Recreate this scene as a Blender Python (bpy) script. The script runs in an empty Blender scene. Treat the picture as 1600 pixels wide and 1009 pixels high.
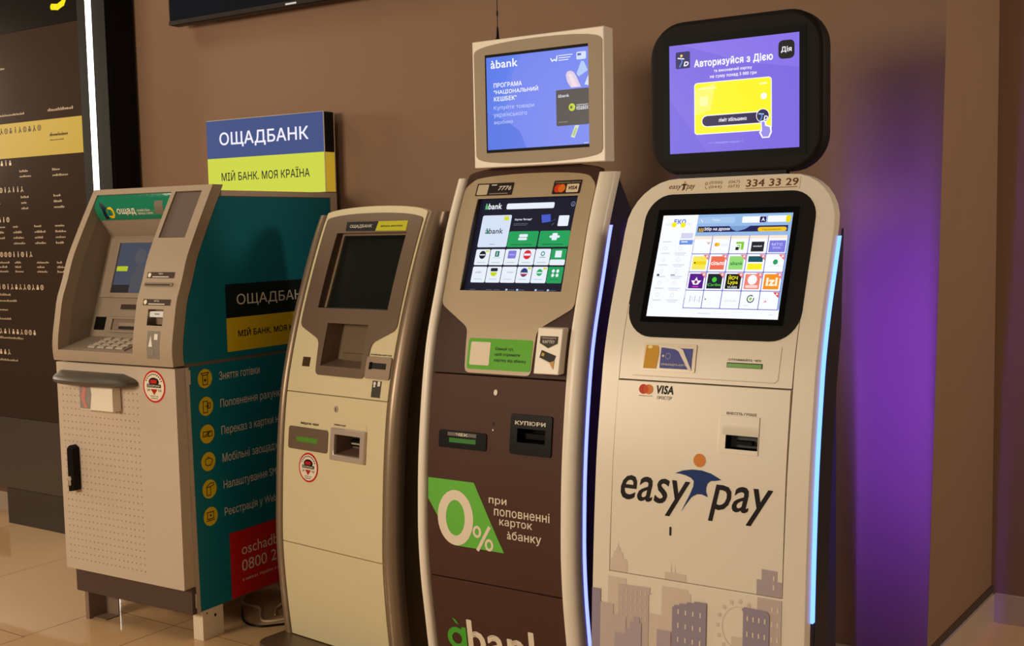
import bpy, bmesh, math, random
from mathutils import Vector, Matrix
from mathutils.geometry import delaunay_2d_cdt

S = bpy.context.scene
COL = S.collection
# ------------------------------------------------------------------ camera, world, lights, exposure
cam_d = bpy.data.cameras.new('camera'); cam = bpy.data.objects.new('camera', cam_d); COL.objects.link(cam)
F = 1808.73
d1 = Vector((-1940 - 800, 410 - 504.5, F)).normalized()
d2 = Vector((2000 - 800, 330 - 504.5, F)).normalized()
wx, wy = -d1, d2
wz = wx.cross(wy)
R = Matrix((wx, wy, wz))                       # rows: world axes seen in the camera (x right, y down, z forward)
cx, cy, cz = R.col[0], -R.col[1], -R.col[2]
rot = Matrix((cx, cy, cz)).transposed()
cam.matrix_world = Matrix.Translation((0, 0, 1.45)) @ rot.to_4x4()
cam_d.sensor_width = 36; cam_d.lens = F / 1600 * 36; cam_d.clip_start = 0.05
S.camera = cam

def lin(c):
    return tuple((v / 255 / 12.92) if v / 255 <= .04045 else ((v / 255 + .055) / 1.055) ** 2.4 for v in c)

W = bpy.data.worlds.new('mall_world'); S.world = W; W.use_nodes = True
bg = W.node_tree.nodes['Background']
bg.inputs[0].default_value = (1.0, .80, .58, 1); bg.inputs[1].default_value = .05

def area(name, loc, target, size, power, col, sy=None, spread=180):
    l = bpy.data.lights.new(name, 'AREA'); l.energy = power; l.color = col
    l.shape = 'RECTANGLE' if sy else 'SQUARE'; l.size = size
    if sy: l.size_y = sy
    l.spread = math.radians(spread)
    o = bpy.data.objects.new(name, l); COL.objects.link(o); o.location = loc
    o.rotation_euler = (Vector(target) - Vector(loc)).to_track_quat('-Z', 'Y').to_euler()
    return o
WARM = (1.0, .82, .60)
area('unseen_hall_light', (-4.0, -1.6, 2.1), (-2.4, 3.2, 1.3), 1.3, 118, WARM, sy=1.0)  # key light from an unseen shop front across the hall
area('unseen_hall_light', (-9.8, 1.7, 2.5), (-2.6, 3.5, 1.6), 1.2, 150, WARM)  # unseen fill, added so the sign throws a shadow on the wall
area('unseen_hall_light', (-1.1, -1.9, 2.1), (-1.4, 2.8, 1.0), 1.0, 24, WARM, sy=1.1)  # unseen fill, added to brighten the right-hand kiosk's front
area('unseen_side_fill', (2.0, 3.75, 2.4), (-.8, 3.9, 1.0), .6, 42, WARM)  # unseen fill, added to brighten the return wall
area('ceiling_light_far', (-4.9, 2.2, 3.4), (-4.5, 2.9, 0), .8, 14, WARM)
area('ceiling_light_row', (-1.6, 2.0, 3.5), (-1.6, 2.5, 0), .5, 6, WARM, sy=3.5)
S.view_settings.view_transform = 'Standard'; S.view_settings.look = 'None'
S.view_settings.exposure = 0; S.view_settings.gamma = 1; S.view_settings.use_curve_mapping = False

# ------------------------------------------------------------------ materials
MATS = {}
def mat(name, rgb=None, rough=.5, metal=0., noise=0., scale=8., bump=0., coat=0., spec=.5, em=0., bscale=200., linear=None):
    if name in MATS: return MATS[name]
    m = bpy.data.materials.new(name); m.use_nodes = True; nt = m.node_tree
    b = nt.nodes['Principled BSDF']
    c = linear or lin(rgb)
    b.inputs['Base Color'].default_value = (*c, 1)
    b.inputs['Roughness'].default_value = rough; b.inputs['Metallic'].default_value = metal
    b.inputs['Specular IOR Level'].default_value = spec
    if coat: b.inputs['Coat Weight'].default_value = coat; b.inputs['Coat Roughness'].default_value = .06
    if em:
        b.inputs['Base Color'].default_value = (.01, .01, .01, 1)
        b.inputs['Emission Color'].default_value = (*c, 1); b.inputs['Emission Strength'].default_value = em
    if noise:
        tc = nt.nodes.new('ShaderNodeTexCoord'); nz = nt.nodes.new('ShaderNodeTexNoise')
        nz.inputs['Scale'].default_value = scale; nz.inputs['Detail'].default_value = 5
        mr = nt.nodes.new('ShaderNodeMapRange'); mr.inputs['To Min'].default_value = 1 - noise; mr.inputs['To Max'].default_value = 1 + noise
        mx = nt.nodes.new('ShaderNodeMix'); mx.data_type = 'RGBA'; mx.blend_type = 'MULTIPLY'; mx.inputs[0].default_value = 1
        mx.inputs[6].default_value = (*c, 1)
        nt.links.new(tc.outputs['Object'], nz.inputs['Vector']); nt.links.new(nz.outputs['Fac'], mr.inputs['Value'])
        nt.links.new(mr.outputs[0], mx.inputs[7]); nt.links.new(mx.outputs[2], b.inputs['Base Color'])
    if bump:
        tc = nt.nodes.new('ShaderNodeTexCoord'); nz = nt.nodes.new('ShaderNodeTexNoise'); nz.inputs['Scale'].default_value = bscale
        bp = nt.nodes.new('ShaderNodeBump'); bp.inputs['Strength'].default_value = bump; bp.inputs['Distance'].default_value = .002
        nt.links.new(tc.outputs['Object'], nz.inputs['Vector']); nt.links.new(nz.outputs['Fac'], bp.inputs['Height'])
        nt.links.new(bp.outputs[0], b.inputs['Normal'])
    MATS[name] = m
    return m
def ink(r, g, b): return mat('print_%d_%d_%d' % (r, g, b), (r, g, b), .5, spec=.2)
def glow(r, g, b, s=1.): return mat('glow_%d_%d_%d_%g' % (r, g, b, s * 100), (r, g, b), .3, em=s, spec=.12)

WALL = mat('wall_paint', (140, 109, 86), .75, noise=.04, scale=3, bump=.15)
TILE = mat('floor_tile', (212, 174, 130), .05, noise=.05, scale=2.5, bump=.06, bscale=5)
GROUT = mat('grout', (95, 70, 50), .8)
BTILE = mat('baseboard_tile', (190, 172, 155), .25, noise=.04, scale=4)
DARKSTRIP = mat('dark_strip_brown', (70, 52, 42), .7)
CREAM = mat('cream_coated_metal', (224, 211, 172), .38, noise=.015, scale=5)
WHITE = mat('white_coated_metal', (240, 230, 214), .35, noise=.012, scale=5)
FASCIA = mat('atm_fascia_shaded', (170, 150, 128), .5, noise=.02, scale=40, bump=.1)  # door grey darkened; the shade on the tilted fascia is in the colour
ATMGREY = mat('atm_warm_grey', (200, 182, 164), .5, noise=.02, scale=40, bump=.1)
ATMSIDE = mat('atm_brown_grey', (134, 112, 96), .5)
BAYGREY = mat('bay_grey', (150, 133, 116), .5)
TEAL = mat('teal_vinyl', (0, 116, 136), .5, noise=.02, spec=.25)
BRONZE = mat('brushed_bronze_metal', (148, 128, 108), .36, .45, noise=.03, scale=3)
CONSOLE2 = mat('console_taupe', (116, 95, 78), .45, .2, noise=.02)
BODY2 = mat('dark_olive_body', (112, 92, 68), .5)
BEIGE = mat('console_beige', (184, 164, 134), .45, .05, noise=.015)
BEIGE3 = mat('bezel_beige', (156, 137, 112), .5)
BROWN = mat('dark_brown_metal', (82, 55, 46), .5, spec=.15, noise=.03, scale=4)
BROWNARC = mat('dark_brown_crown', (72, 50, 44), .55, spec=.2)
BLACK = mat('black_plastic', (14, 12, 12), .4, spec=.12)
SOFTBLACK = mat('soft_black', (18, 13, 11), .65, spec=.2)
NAVY = mat('navy_black_body', (20, 20, 34), .5)
PIANO = mat('black_glass', (10, 9, 10), .09, spec=.35)
DISPLAY = mat('display_black', (8, 7, 8), .45, spec=.08)
GLASS2 = mat('unlit_screen_glass', (26, 28, 26), .12, spec=.6)
STEEL = mat('brushed_steel', (205, 188, 176), .32, .4)
CHROME = mat('chrome', (220, 215, 205), .15, 1)
PLINTH = mat('plinth_brown', (78, 60, 52), .5)
CHARCOAL = mat('charcoal_panel', (72, 63, 56), .35)
HOLE = mat('dark_hole', (14, 11, 10), .7)
LEGW = mat('white_leg_metal', (232, 215, 190), .5, noise=.08, scale=25)
WINK = ink(236, 228, 214); KINK = ink(26, 22, 22)

# ------------------------------------------------------------------ mesh helpers
def tag(o, label=None, cat=None, group=None, kind=None):
    if label: o['label'] = label
    if cat: o['category'] = cat
    if group: o['group'] = group
    if kind: o['kind'] = kind
    return o

class Thing:
    """an Empty at a thing's base; geometry is given in the frame of `frame` (origin, yaw) and moved to the Empty's own frame"""
    def __init__(s, name, label, cat, origin, yaw, base=(0, 0, 0), group=None):
        s.o = bpy.data.objects.new(name, None); COL.objects.link(s.o); s.o.empty_display_size = .1
        a = math.radians(yaw); b = Vector(base)
        s.o.location = Vector(origin) + Matrix.Rotation(a, 3, 'Z') @ b
        s.o.rotation_euler = (0, 0, a); s.shift = -b
        tag(s.o, label, cat, group)

class MB:
    def __init__(s): s.bm = bmesh.new(); s.mats = []
    def mi(s, m):
        if m not in s.mats: s.mats.append(m)
        return s.mats.index(m)
    def face(s, pts, m):
        vs = [s.bm.verts.new(p) for p in pts]
        f = s.bm.faces.new(vs); f.material_index = s.mi(m); return f
    def quad_strip(s, A, B, m, closed=False):
        n = len(A); va = [s.bm.verts.new(p) for p in A]; vb = [s.bm.verts.new(p) for p in B]
        for i in range(n if closed else n - 1):
            j = (i + 1) % n
            f = s.bm.faces.new((va[i], va[j], vb[j], vb[i])); f.material_index = s.mi(m)
        return va, vb
    def loft(s, loops, m, cap=True):
        vl = [[s.bm.verts.new(p) for p in L] for L in loops]; n = len(loops[0]); k = s.mi(m)
        for a, b in zip(vl, vl[1:]):
            for i in range(n):
                j = (i + 1) % n
                s.bm.faces.new((a[i], a[j], b[j], b[i])).material_index = k
        if cap:
            for L in (vl[0], vl[-1]):
                s.bm.faces.new(L).material_index = k
        return s
    def prism(s, pts, axis, a, b, m):
        """pts 2-D outline in the two other axes (x: (y,z), y: (x,z), z: (x,y))"""
        f = {'x': lambda p, t: (t, p[0], p[1]), 'y': lambda p, t: (p[0], t, p[1]), 'z': lambda p, t: (p[0], p[1], t)}[axis]
        return s.loft([[f(p, a) for p in pts], [f(p, b) for p in pts]], m)
    def box(s, x0, x1, y0, y1, z0, z1, m): return s.prism([(x0, y0), (x1, y0), (x1, y1), (x0, y1)], 'z', z0, z1, m)
    def tube(s, path, r, m, n=10):
        P = [Vector(p) for p in path]; loops = []
        for i, p in enumerate(P):
            t = (P[min(i + 1, len(P) - 1)] - P[max(i - 1, 0)]).normalized()
            u = t.cross(Vector((0, 0, 1)) if abs(t.z) < .9 else Vector((1, 0, 0))).normalized(); v = t.cross(u)
            rr = r[i] if isinstance(r, (list, tuple)) else r
            loops.append([p + (u * math.cos(2 * math.pi * k / n) + v * math.sin(2 * math.pi * k / n)) * rr for k in range(n)])
        return s.loft(loops, m)
    def build(s, name, parent=None, bevel=0, seg=2, label=None, smooth=35, fix=True):
        bm = s.bm
        if fix: bmesh.ops.recalc_face_normals(bm, faces=bm.faces)
        T = parent if isinstance(parent, Thing) else None
        if T is None and parent is not None: T = parent.get('_t') if hasattr(parent, 'get') and not isinstance(parent, bpy.types.Object) else None
        sh = None
        if isinstance(parent, Thing): sh = parent.shift
        elif isinstance(parent, bpy.types.Object): sh = SHIFT.get(parent.name)
        if sh is not None: bmesh.ops.translate(bm, verts=bm.verts, vec=sh)
        me = bpy.data.meshes.new(name); bm.to_mesh(me); bm.free()
        for m in s.mats: me.materials.append(m)
        o = bpy.data.objects.new(name, me); COL.objects.link(o)
        if parent is not None: o.parent = parent.o if isinstance(parent, Thing) else parent
        if sh is not None: SHIFT[o.name] = sh
        me.polygons.foreach_set('use_smooth', [True] * len(me.polygons)); me.set_sharp_from_angle(angle=math.radians(smooth))
        if bevel:
            b = o.modifiers.new('bevel', 'BEVEL'); b.width = bevel; b.segments = seg; b.limit_method = 'ANGLE'; b.angle_limit = math.radians(50)
            b.use_clamp_overlap = True
        if label: o['label'] = label
        return o
SHIFT = {}

def profile(pts):
    """smooth monotone-ish interpolation of (z, y) points"""
    zs = [p[0] for p in pts]; ys = [p[1] for p in pts]; n = len(zs)
    sl = [(ys[i + 1] - ys[i]) / (zs[i + 1] - zs[i]) for i in range(n - 1)]
    m = [sl[0]] + [(sl[i - 1] + sl[i]) / 2 for i in range(1, n - 1)] + [sl[-1]]
    def f(z):
        if z <= zs[0]: return ys[0] + m[0] * (z - zs[0])
        if z >= zs[-1]: return ys[-1] + m[-1] * (z - zs[-1])
        i = max(k for k in range(n - 1) if zs[k] <= z)
        h = zs[i + 1] - zs[i]; t = (z - zs[i]) / h
        return ((2 * t**3 - 3 * t**2 + 1) * ys[i] + (t**3 - 2 * t**2 + t) * h * m[i] + (-2 * t**3 + 3 * t**2) * ys[i + 1] + (t**3 - t**2) * h * m[i + 1])
    return f

def rrect(x0, z0, x1, z1, r, n=6):
    if not isinstance(r, (list, tuple)): r = [r] * 4       # bl, br, tr, tl
    out = []
    for (cx_, cz_, a0, rr) in ((x0 + r[0], z0 + r[0], 180, r[0]), (x1 - r[1], z0 + r[1], 270, r[1]), (x1 - r[2], z1 - r[2], 0, r[2]), (x0 + r[3], z1 - r[3], 90, r[3])):
        if rr <= 0: out.append((cx_, cz_)); continue
        for k in range(n + 1):
            a = math.radians(a0 + 90 * k / n); out.append((cx_ + rr * math.cos(a), cz_ + rr * math.sin(a)))
    return out
def rect(x0, z0, x1, z1): return [(x0, z0), (x1, z0), (x1, z1), (x0, z1)]
def ellipse(cx_, cz_, rx, rz=None, n=28): return [(cx_ + rx * math.cos(2 * math.pi * k / n), cz_ + (rz or rx) * math.sin(2 * math.pi * k / n)) for k in range(n)]
def soften(pts, r, n=4):
    """round every corner of a polygon by radius r"""
    out = []; N = len(pts)
    for i in range(N):
        p = Vector(pts[i]); a = Vector(pts[i - 1]); b = Vector(pts[(i + 1) % N])
        da, db = a - p, b - p; k = min(r, da.length * .45, db.length * .45)
        A = p + da.normalized() * k; B = p + db.normalized() * k
        for j in range(n + 1):
            t = j / n; q = A * (1 - t)**2 + p * 2 * t * (1 - t) + B * t**2; out.append((q.x, q.y))
    return out

def flat2d(outer, holes=(), step=None):
    bm = bmesh.new(); es = []
    for loop in [outer, *holes]:
        vs = [bm.verts.new((p[0], 0, p[1])) for p in loop]
        for i in range(len(vs)): es.append(bm.edges.new((vs[i], vs[(i + 1) % len(vs)])))
    if not holes and len(outer) <= 4: bm.faces.new(bm.verts)
    else: bmesh.ops.triangle_fill(bm, edges=es, use_beauty=True, use_dissolve=False)
    if step:
        zs = [p[1] for p in outer]; k = math.floor(min(zs) / step) + 1
        while k * step < max(zs):
            bmesh.ops.bisect_plane(bm, geom=bm.verts[:] + bm.edges[:] + bm.faces[:], plane_co=(0, 0, k * step), plane_no=(0, 0, 1), dist=1e-6); k += 1
    return bm

def plate(mb, outer, holes, prof, off, thick, m, step=.03):
    """a sheet cut to an outline in (x, z), bent along the front profile and given a thickness"""
    bm = flat2d(outer, holes, step)
    r = bmesh.ops.extrude_face_region(bm, geom=bm.faces[:])
    for v in r['geom']:
        if isinstance(v, bmesh.types.BMVert): v.co.y = 1
    for v in bm.verts: v.co.y = prof(v.co.z) + off + thick * v.co.y
    k = mb.mi(m); mp = {v: mb.bm.verts.new(v.co) for v in bm.verts}
    for f in bm.faces:
        try: mb.bm.faces.new([mp[v] for v in f.verts]).material_index = k
        except ValueError: pass
    bm.free(); return mb

def sweep(mb, prof, section, zs, m):
    return mb.loft([[(sx, prof(z) + sn, z) for sx, sn in section] for z in zs], m)
def frange(a, b, n): return [a + (b - a) * i / n for i in range(n + 1)]

def recess(mb, x0, x1, z0, z1, prof, depth, m, back=None, top=0., inset=0., bottom=0.):
    """an open pocket behind a cut-out: four walls and a back"""
    A = [(x0, prof(z0), z0), (x1, prof(z0), z0), (x1, prof(z1), z1), (x0, prof(z1), z1)]
    yb = max(prof(z0), prof(z1)) + depth
    B = [(x0 + inset, yb, z0 + bottom), (x1 - inset, yb, z0 + bottom), (x1 - inset, yb, z1 - top), (x0 + inset, yb, z1 - top)]
    mb.quad_strip(A, B, m, closed=True); mb.face(B, back or m)
    return mb

TXT = {}
def text_mesh(s, bold, shear):
    """lettering outlines filled by the non-zero winding rule (overlapping strokes of a glyph stay solid)"""
    k = (s, bold, shear)
    if k not in TXT:
        cu = bpy.data.curves.new('letters', 'FONT'); cu.body = s; cu.space_character = 1 + bold * 2.5; cu.shear = shear; cu.resolution_u = 3; cu.fill_mode = 'NONE'
        ob = bpy.data.objects.new('letters', cu); me = bpy.data.meshes.new_from_object(ob)
        V = [Vector((v.co.x, v.co.y)) for v in me.vertices]; E = [tuple(e.vertices) for e in me.edges]
        bpy.data.objects.remove(ob); bpy.data.curves.remove(cu); bpy.data.meshes.remove(me)
        sg = [(V[a].x, V[a].y, V[b].x, V[b].y) for a, b in E if V[a].y != V[b].y]
        ov, _, tf, *_ = delaunay_2d_cdt(V, E, [], 0, 1e-6)
        keep = []
        for f in tf:
            px = sum(ov[i].x for i in f) / len(f); py = sum(ov[i].y for i in f) / len(f); w = 0
            for x0, y0, x1, y1 in sg:
                if (y0 <= py) != (y1 <= py) and x0 + (py - y0) * (x1 - x0) / (y1 - y0) > px: w += 1 if y1 > y0 else -1
            if w: keep.append(tuple(f))
        P = [(v.x, v.y) for v in ov]
        if bold:                                          # a heavier weight: the outline itself drawn as a stroke
            for a, b in E:
                d = V[b] - V[a]
                if d.length < 1e-5: continue
                e = d.normalized() * bold * .55; n = Vector((-d.y, d.x)).normalized() * bold; i = len(P)
                P += [tuple(V[a] - e + n), tuple(V[a] - e - n), tuple(V[b] + e - n), tuple(V[b] + e + n)]; keep.append((i, i + 1, i + 2, i + 3))
        TXT[k] = (P, keep)
    return TXT[k]

class Art(MB):
    """printed or lit flat artwork: fmap turns (a, b, offset) into a point; frame=(a0, b_top, a1, b_bottom) makes it use u right, v down in 0..1"""
    def __init__(s, fmap, frame=None, step=None, gap=.0006):
        super().__init__(); s.f = fmap; s.fr = frame; s.step = step; s.gap = gap
    def uv(s, p):
        if not s.fr: return p
        a0, b1, a1, b0 = s.fr; return (a0 + p[0] * (a1 - a0), b1 - p[1] * (b1 - b0))
    def poly(s, pts, m, lay=0, holes=()):
        P = [s.uv(p) for p in pts]; H = [[s.uv(p) for p in h] for h in holes]
        bm = flat2d(P, H, s.step); k = s.mi(m); mp = {v: s.bm.verts.new(s.f(v.co.x, v.co.z, -s.gap * (lay + 1))) for v in bm.verts}
        for f in bm.faces: s.bm.faces.new([mp[v] for v in f.verts]).material_index = k
        bm.free(); return s
    def rect(s, a0, b0, a1, b1, m, lay=0, r=0):
        if not r: return s.poly(rect(a0, b0, a1, b1), m, lay)
        if s.fr:
            asp = abs((s.fr[3] - s.fr[1]) / (s.fr[2] - s.fr[0]))
            lo, hi = min(b0, b1) * asp, max(b0, b1) * asp
            return s.poly([(x, y / asp) for x, y in rrect(a0, lo, a1, hi, r, 3)], m, lay)
        return s.poly(rrect(a0, min(b0, b1), a1, max(b0, b1), r, 3), m, lay)
    def disc(s, a, b, r, m, lay=0, rb=None, n=24):
        if s.fr and rb is None: rb = r * abs((s.fr[2] - s.fr[0]) / (s.fr[3] - s.fr[1]))
        return s.poly(ellipse(a, b, r, rb, n), m, lay)
    def ring(s, a, b, r, r2, m, lay=0, k=1.):
        if s.fr: k = abs((s.fr[2] - s.fr[0]) / (s.fr[3] - s.fr[1]))
        return s.poly(ellipse(a, b, r, r * k), m, lay, [ellipse(a, b, r2, r2 * k)])
    def line(s, pts, w, m, lay=0):
        for p, q in zip(pts, pts[1:]):
            p, q = Vector(s.uv(p)), Vector(s.uv(q)); d = (q - p)
            if d.length < 1e-6: continue
            n = Vector((-d.y, d.x)).normalized() * w / 2; e = d.normalized() * w * .3
            fr, s.fr = s.fr, None
            s.poly([tuple(p - e + n), tuple(p - e - n), tuple(q + e - n), tuple(q + e + n)], m, lay); s.fr = fr
        return s
    def text(s, t, a0, b0, a1, b1, m, lay=1, bold=0., shear=0., keep=False, skew=0.):
        """fit the lettering's own bounding box into a0..a1 x b0..b1 (b0 = foot of the letters)"""
        V, Fc = text_mesh(t, bold, shear)
        if not V: return s
        x0 = min(v[0] for v in V); x1 = max(v[0] for v in V); y0 = min(v[1] for v in V); y1 = max(v[1] for v in V)
        k = s.mi(m); vs = []
        for x, y in V:
            u = (x - x0) / (x1 - x0); w = (y - y0) / max(y1 - y0, 1e-6)
            a, b = s.uv((a0 + u * (a1 - a0), b0 + w * (b1 - b0) + skew * u)); vs.append(s.bm.verts.new(s.f(a, b, -s.gap * (lay + 1))))
        for f in Fc:
            try: s.bm.faces.new([vs[i] for i in f]).material_index = k
            except ValueError: pass
        return s
    def build(s, name, parent=None, **kw): return super().build(name, parent, fix=False, **kw)

def on(prof, off=0.): return lambda x, z, d: (x, prof(z) + off + d, z)
def lin_prof(z0, y0, z1, y1): return lambda z: y0 + (z - z0) * (y1 - y0) / (z1 - z0)
def const(y): return lambda z: y
rng = random.Random(4)

# ------------------------------------------------------------------ the setting
WY = 3.575
def tiles():
    mb = MB(); xs = [-6.83, -6.065, -5.30, -4.535, -3.77, -3.384, -2.619, -1.854, -1.089, -.324, .441, 1.2]
    ph = [2.79, 2.43, 2.79, 2.43, 2.79, 2.79, 2.43, 2.79, 2.43, 2.675, 2.2]; ln = 1.53
    mb.box(-7.5, 2, -.6, 5.2, -.05, -.0015, GROUT)
    for x0, x1, p in zip(xs, xs[1:], ph):
        y = p - 2 * ln
        while y < 5.1:
            a, b = max(y, -.6), min(y + ln, 5.2)
            if b - a > .01:
                g = .0014; T = [(x0 + g, a + g), (x1 - g, a + g), (x1 - g, b - g), (x0 + g, b - g)]
                mb.face([(q[0], q[1], 0) for q in T], TILE)
            y += ln
    return tag(mb.build('floor'), kind='structure')
tiles()
XB, XT = -.868, -.822                                   # the corner of the kiosk wall at the floor and at 2.3 m
def leanx(z): return XB + (XT - XB) * z / 2.3
mb = MB(); mb.loft([[(-7.5, WY, z), (leanx(z), WY, z), (leanx(z) - .12, WY + .12, z), (-7.5, WY + .12, z)] for z in (0, 3.6)], WALL); tag(mb.build('wall_back'), kind='structure')
mb = MB(); mb.loft([[(leanx(z) - .001, WY + .004, z), (-.828, 4.36, z), (-.95, 4.36, z), (-1.0, WY + .1, z)] for z in (.13, 3.6)], WALL); tag(mb.build('wall_return'), kind='structure')
mb = MB(); mb.box(-1.0, 2.2, 4.34, 4.46, 0, 3.6, WALL); tag(mb.build('wall_far'), kind='structure')
mb = MB(); mb.loft([[(XB + .012, WY, z), (-.814, 4.34, z), (-.95, 4.34, z), (-1.0, WY + .1, z)] for z in (0, .104)], BTILE); tag(mb.build('baseboard_return'), kind='structure')
mb = MB(); mb.loft([[(XB + .004, WY + .002, z), (-.822, 4.34, z), (-.95, 4.34, z), (-1.0, WY + .1, z)] for z in (.104, .13)], DARKSTRIP); tag(mb.build('dark_strip_1'), kind='structure')  # thin dark brown strip between baseboard and wall
mb = MB(); mb.box(-.82, 2.2, 4.322, 4.342, 0, .104, BTILE); tag(mb.build('baseboard_far'), kind='structure')
mb = MB(); mb.box(-7.5, leanx(0) - .02, WY - .014, WY + .002, 0, .1, BTILE); tag(mb.build('baseboard_back'), kind='structure')

# ------------------------------------------------------------------ directory board on the left
BD = Thing('directory_board', 'tall dark mall directory board with a yellow band and a white light strip', 'directory board', (-5.3, 3.41, 0), 0)
BO = Vector((-5.3, 3.41, 0))
def bx(mb, x0, x1, y0, y1, z0, z1, m): return mb.box(x0 + 5.3, x1 + 5.3, y0, y1, z0, z1, m)
BX = lambda x, z, d: (x + 5.3, d, z)
mb = MB(); bx(mb, -6.3, -4.413, .012, .15, .183, 3.3, BLACK); mb.build('housing', BD, .003)
mb = MB(); bx(mb, -6.3, -4.612, 0, .014, .548, 2.43, mat('directory_glass', (62, 48, 40), .12)); face = mb.build('face_panel', BD)
mb = MB(); bx(mb, -6.3, -4.612, 0, .014, 2.432, 3.3, mat('header_black', (24, 19, 16), .15)); mb.build('header_panel', BD)
mb = MB(); bx(mb, -6.3, -4.60, 0, .014, .184, .546, CHARCOAL); mb.build('base_panel', BD)
mb = MB(); bx(mb, -5.363, -4.42, .0, .14, 0, .182, mat('foot_charcoal', (56, 48, 44), .4)); mb.build('foot', BD)
mb = MB(); bx(mb, -4.609, -4.414, -.002, .013, .3, 3.3, mat('bezel_black', (14, 12, 11), .55, spec=.12)); mb.build('side_bezel', BD)
mb = MB(); bx(mb, -4.545, -4.507, -.005, .0, .12, 3.3, glow(255, 244, 228, 5)); mb.build('light_strip', BD, label='glowing white vertical light strip')
a = Art(BX); a.rect(-6.3, 1.833, -4.612, 2.0, ink(196, 172, 50)); a.build('yellow_band', BD, label='yellow highlighted floor band')
a = Art(BX); a.line([(-4.79, 2.512), (-4.75, 2.507), (-4.71, 2.52), (-4.69, 2.55), (-4.685, 2.66)], .028, glow(250, 236, 20, .95)); a.disc(-4.79, 2.512, .014, glow(250, 236, 20, .95)); a.build('logo', BD, label='lit yellow curved logo stroke')
a = Art(BX)
LT = mat('directory_print', (226, 200, 168), .5)
def words(x, z, w, h=.011, m=LT, lay=1):
    e = x + w
    while x < e:
        k = rng.uniform(.006, .014)
        a.rect(x, z, x + k * .45, z + h * rng.choice((.6, .7, 1)), m, lay); a.rect(x, z + h * .25, x + k * .8, z + h * .5, m, lay); x += k
def icons(x, z, n, m=LT, s=.03, lay=1):
    for i in range(n):
        c = x + i * s * 1.15; t = rng.randrange(4)
        if t == 0: a.disc(c, z + s * .38, s * .11, m, lay, n=10); a.rect(c - s * .12, z - s * .4, c + s * .12, z + s * .22, m, lay)
        elif t == 1: a.ring(c, z, s * .42, s * .3, m, lay); a.rect(c - s * .08, z - s * .2, c + s * .08, z + s * .2, m, lay)
        elif t == 2: a.line([(c - s * .3, z - s * .4), (c, z), (c - s * .05, z + s * .4)], s * .16, m, lay); a.line([(c, z), (c + s * .28, z - s * .35)], s * .14, m, lay)
        else: a.rect(c - s * .3, z - s * .38, c + s * .3, z + s * .05, m, lay); a.rect(c - s * .16, z + s * .1, c + s * .16, z + s * .4, m, lay)
BR_ = ink(60, 40, 22)
words(-5.25, 2.036, .2); words(-4.862, 2.036, .19, .014); words(-5.25, 2.26, .06); icons(-5.24, 1.965, 9, BR_, .033); icons(-5.6, 1.965, 9, BR_, .033)
words(-4.857, 1.92, .13, .017, BR_); words(-4.857, 1.9, .1, .006, BR_)
icons(-5.32, 1.81, 5); words(-5.11, 1.762, .06); words(-5.11, 1.737, .085); words(-4.852, 1.76, .055); words(-4.852, 1.733, .11)
icons(-5.27, 1.68, 6)
for x, ws in ((-5.4, (.1, .12, .1)), (-5.11, (.06, .04, .05)), (-4.852, (.05, .06, .075))):
    for k, w in enumerate(ws): words(x, 1.637 - k * .027, w)
icons(-5.33, 1.535, 4)
for x, ws in ((-5.36, (.1, .09, .1)), (-5.187, (.04, .06, .08, .09)), (-5.015, (.05, .08, .06, .08)), (-4.852, (.07, .08, .07, .05))):
    for k, w in enumerate(ws): words(x, 1.495 - k * .027, w)
icons(-5.33, 1.364, 9)
for x, ws in ((-5.36, (.12, .1, .11)), (-5.187, (.05, .05, .06)), (-5.01, (.09, .06, .07)), (-4.852, (.04, .06, .05))):
    for k, w in enumerate(ws): words(x, 1.32 - k * .022, w)
icons(-5.36, 1.204, 12); words(-5.36, 1.16, .12); words(-5.36, 1.13, .17); words(-5.36, 1.085, .09); words(-5.36, 1.04, .11)
icons(-5.37, .982, 10); words(-5.36, .945, .2); icons(-5.38, .878, 4); words(-5.36, .833, .15)
a.build('lettering', BD, label='small pale directory lettering and pictograms')

# ------------------------------------------------------------------ television high on the wall
TV = Thing('wall_television', 'large dark flat television mounted high on the brown wall', 'television', (-3.33, WY, 2.35), 0)
mb = MB(); mb.prism(rrect(-.73, 0, .73, .84, .012, 3), 'y', -.105, -.06, BLACK); mb.build('housing', TV, .004)
mb = MB(); mb.box(-.72, .72, -.107, -.104, .022, .832, mat('tv_glass', (20, 24, 36), .15)); mb.build('screen', TV)
mb = MB(); mb.box(-.3, .3, -.06, .0, .2, .6, BLACK); mb.build('wall_mount', TV)
mb = MB(); mb.box(-.728, .728, -.109, -.104, .002, .02, mat('tv_bezel', (52, 45, 42), .3, .4)); mb.build('bezel', TV)
a = Art(lambda x, z, d: (x, -.1085 + d, z)); a.rect(-.03, .006, .03, .013, glow(240, 235, 225, .7)); a.build('logo', TV, label='small white mark on the lower bezel')

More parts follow.
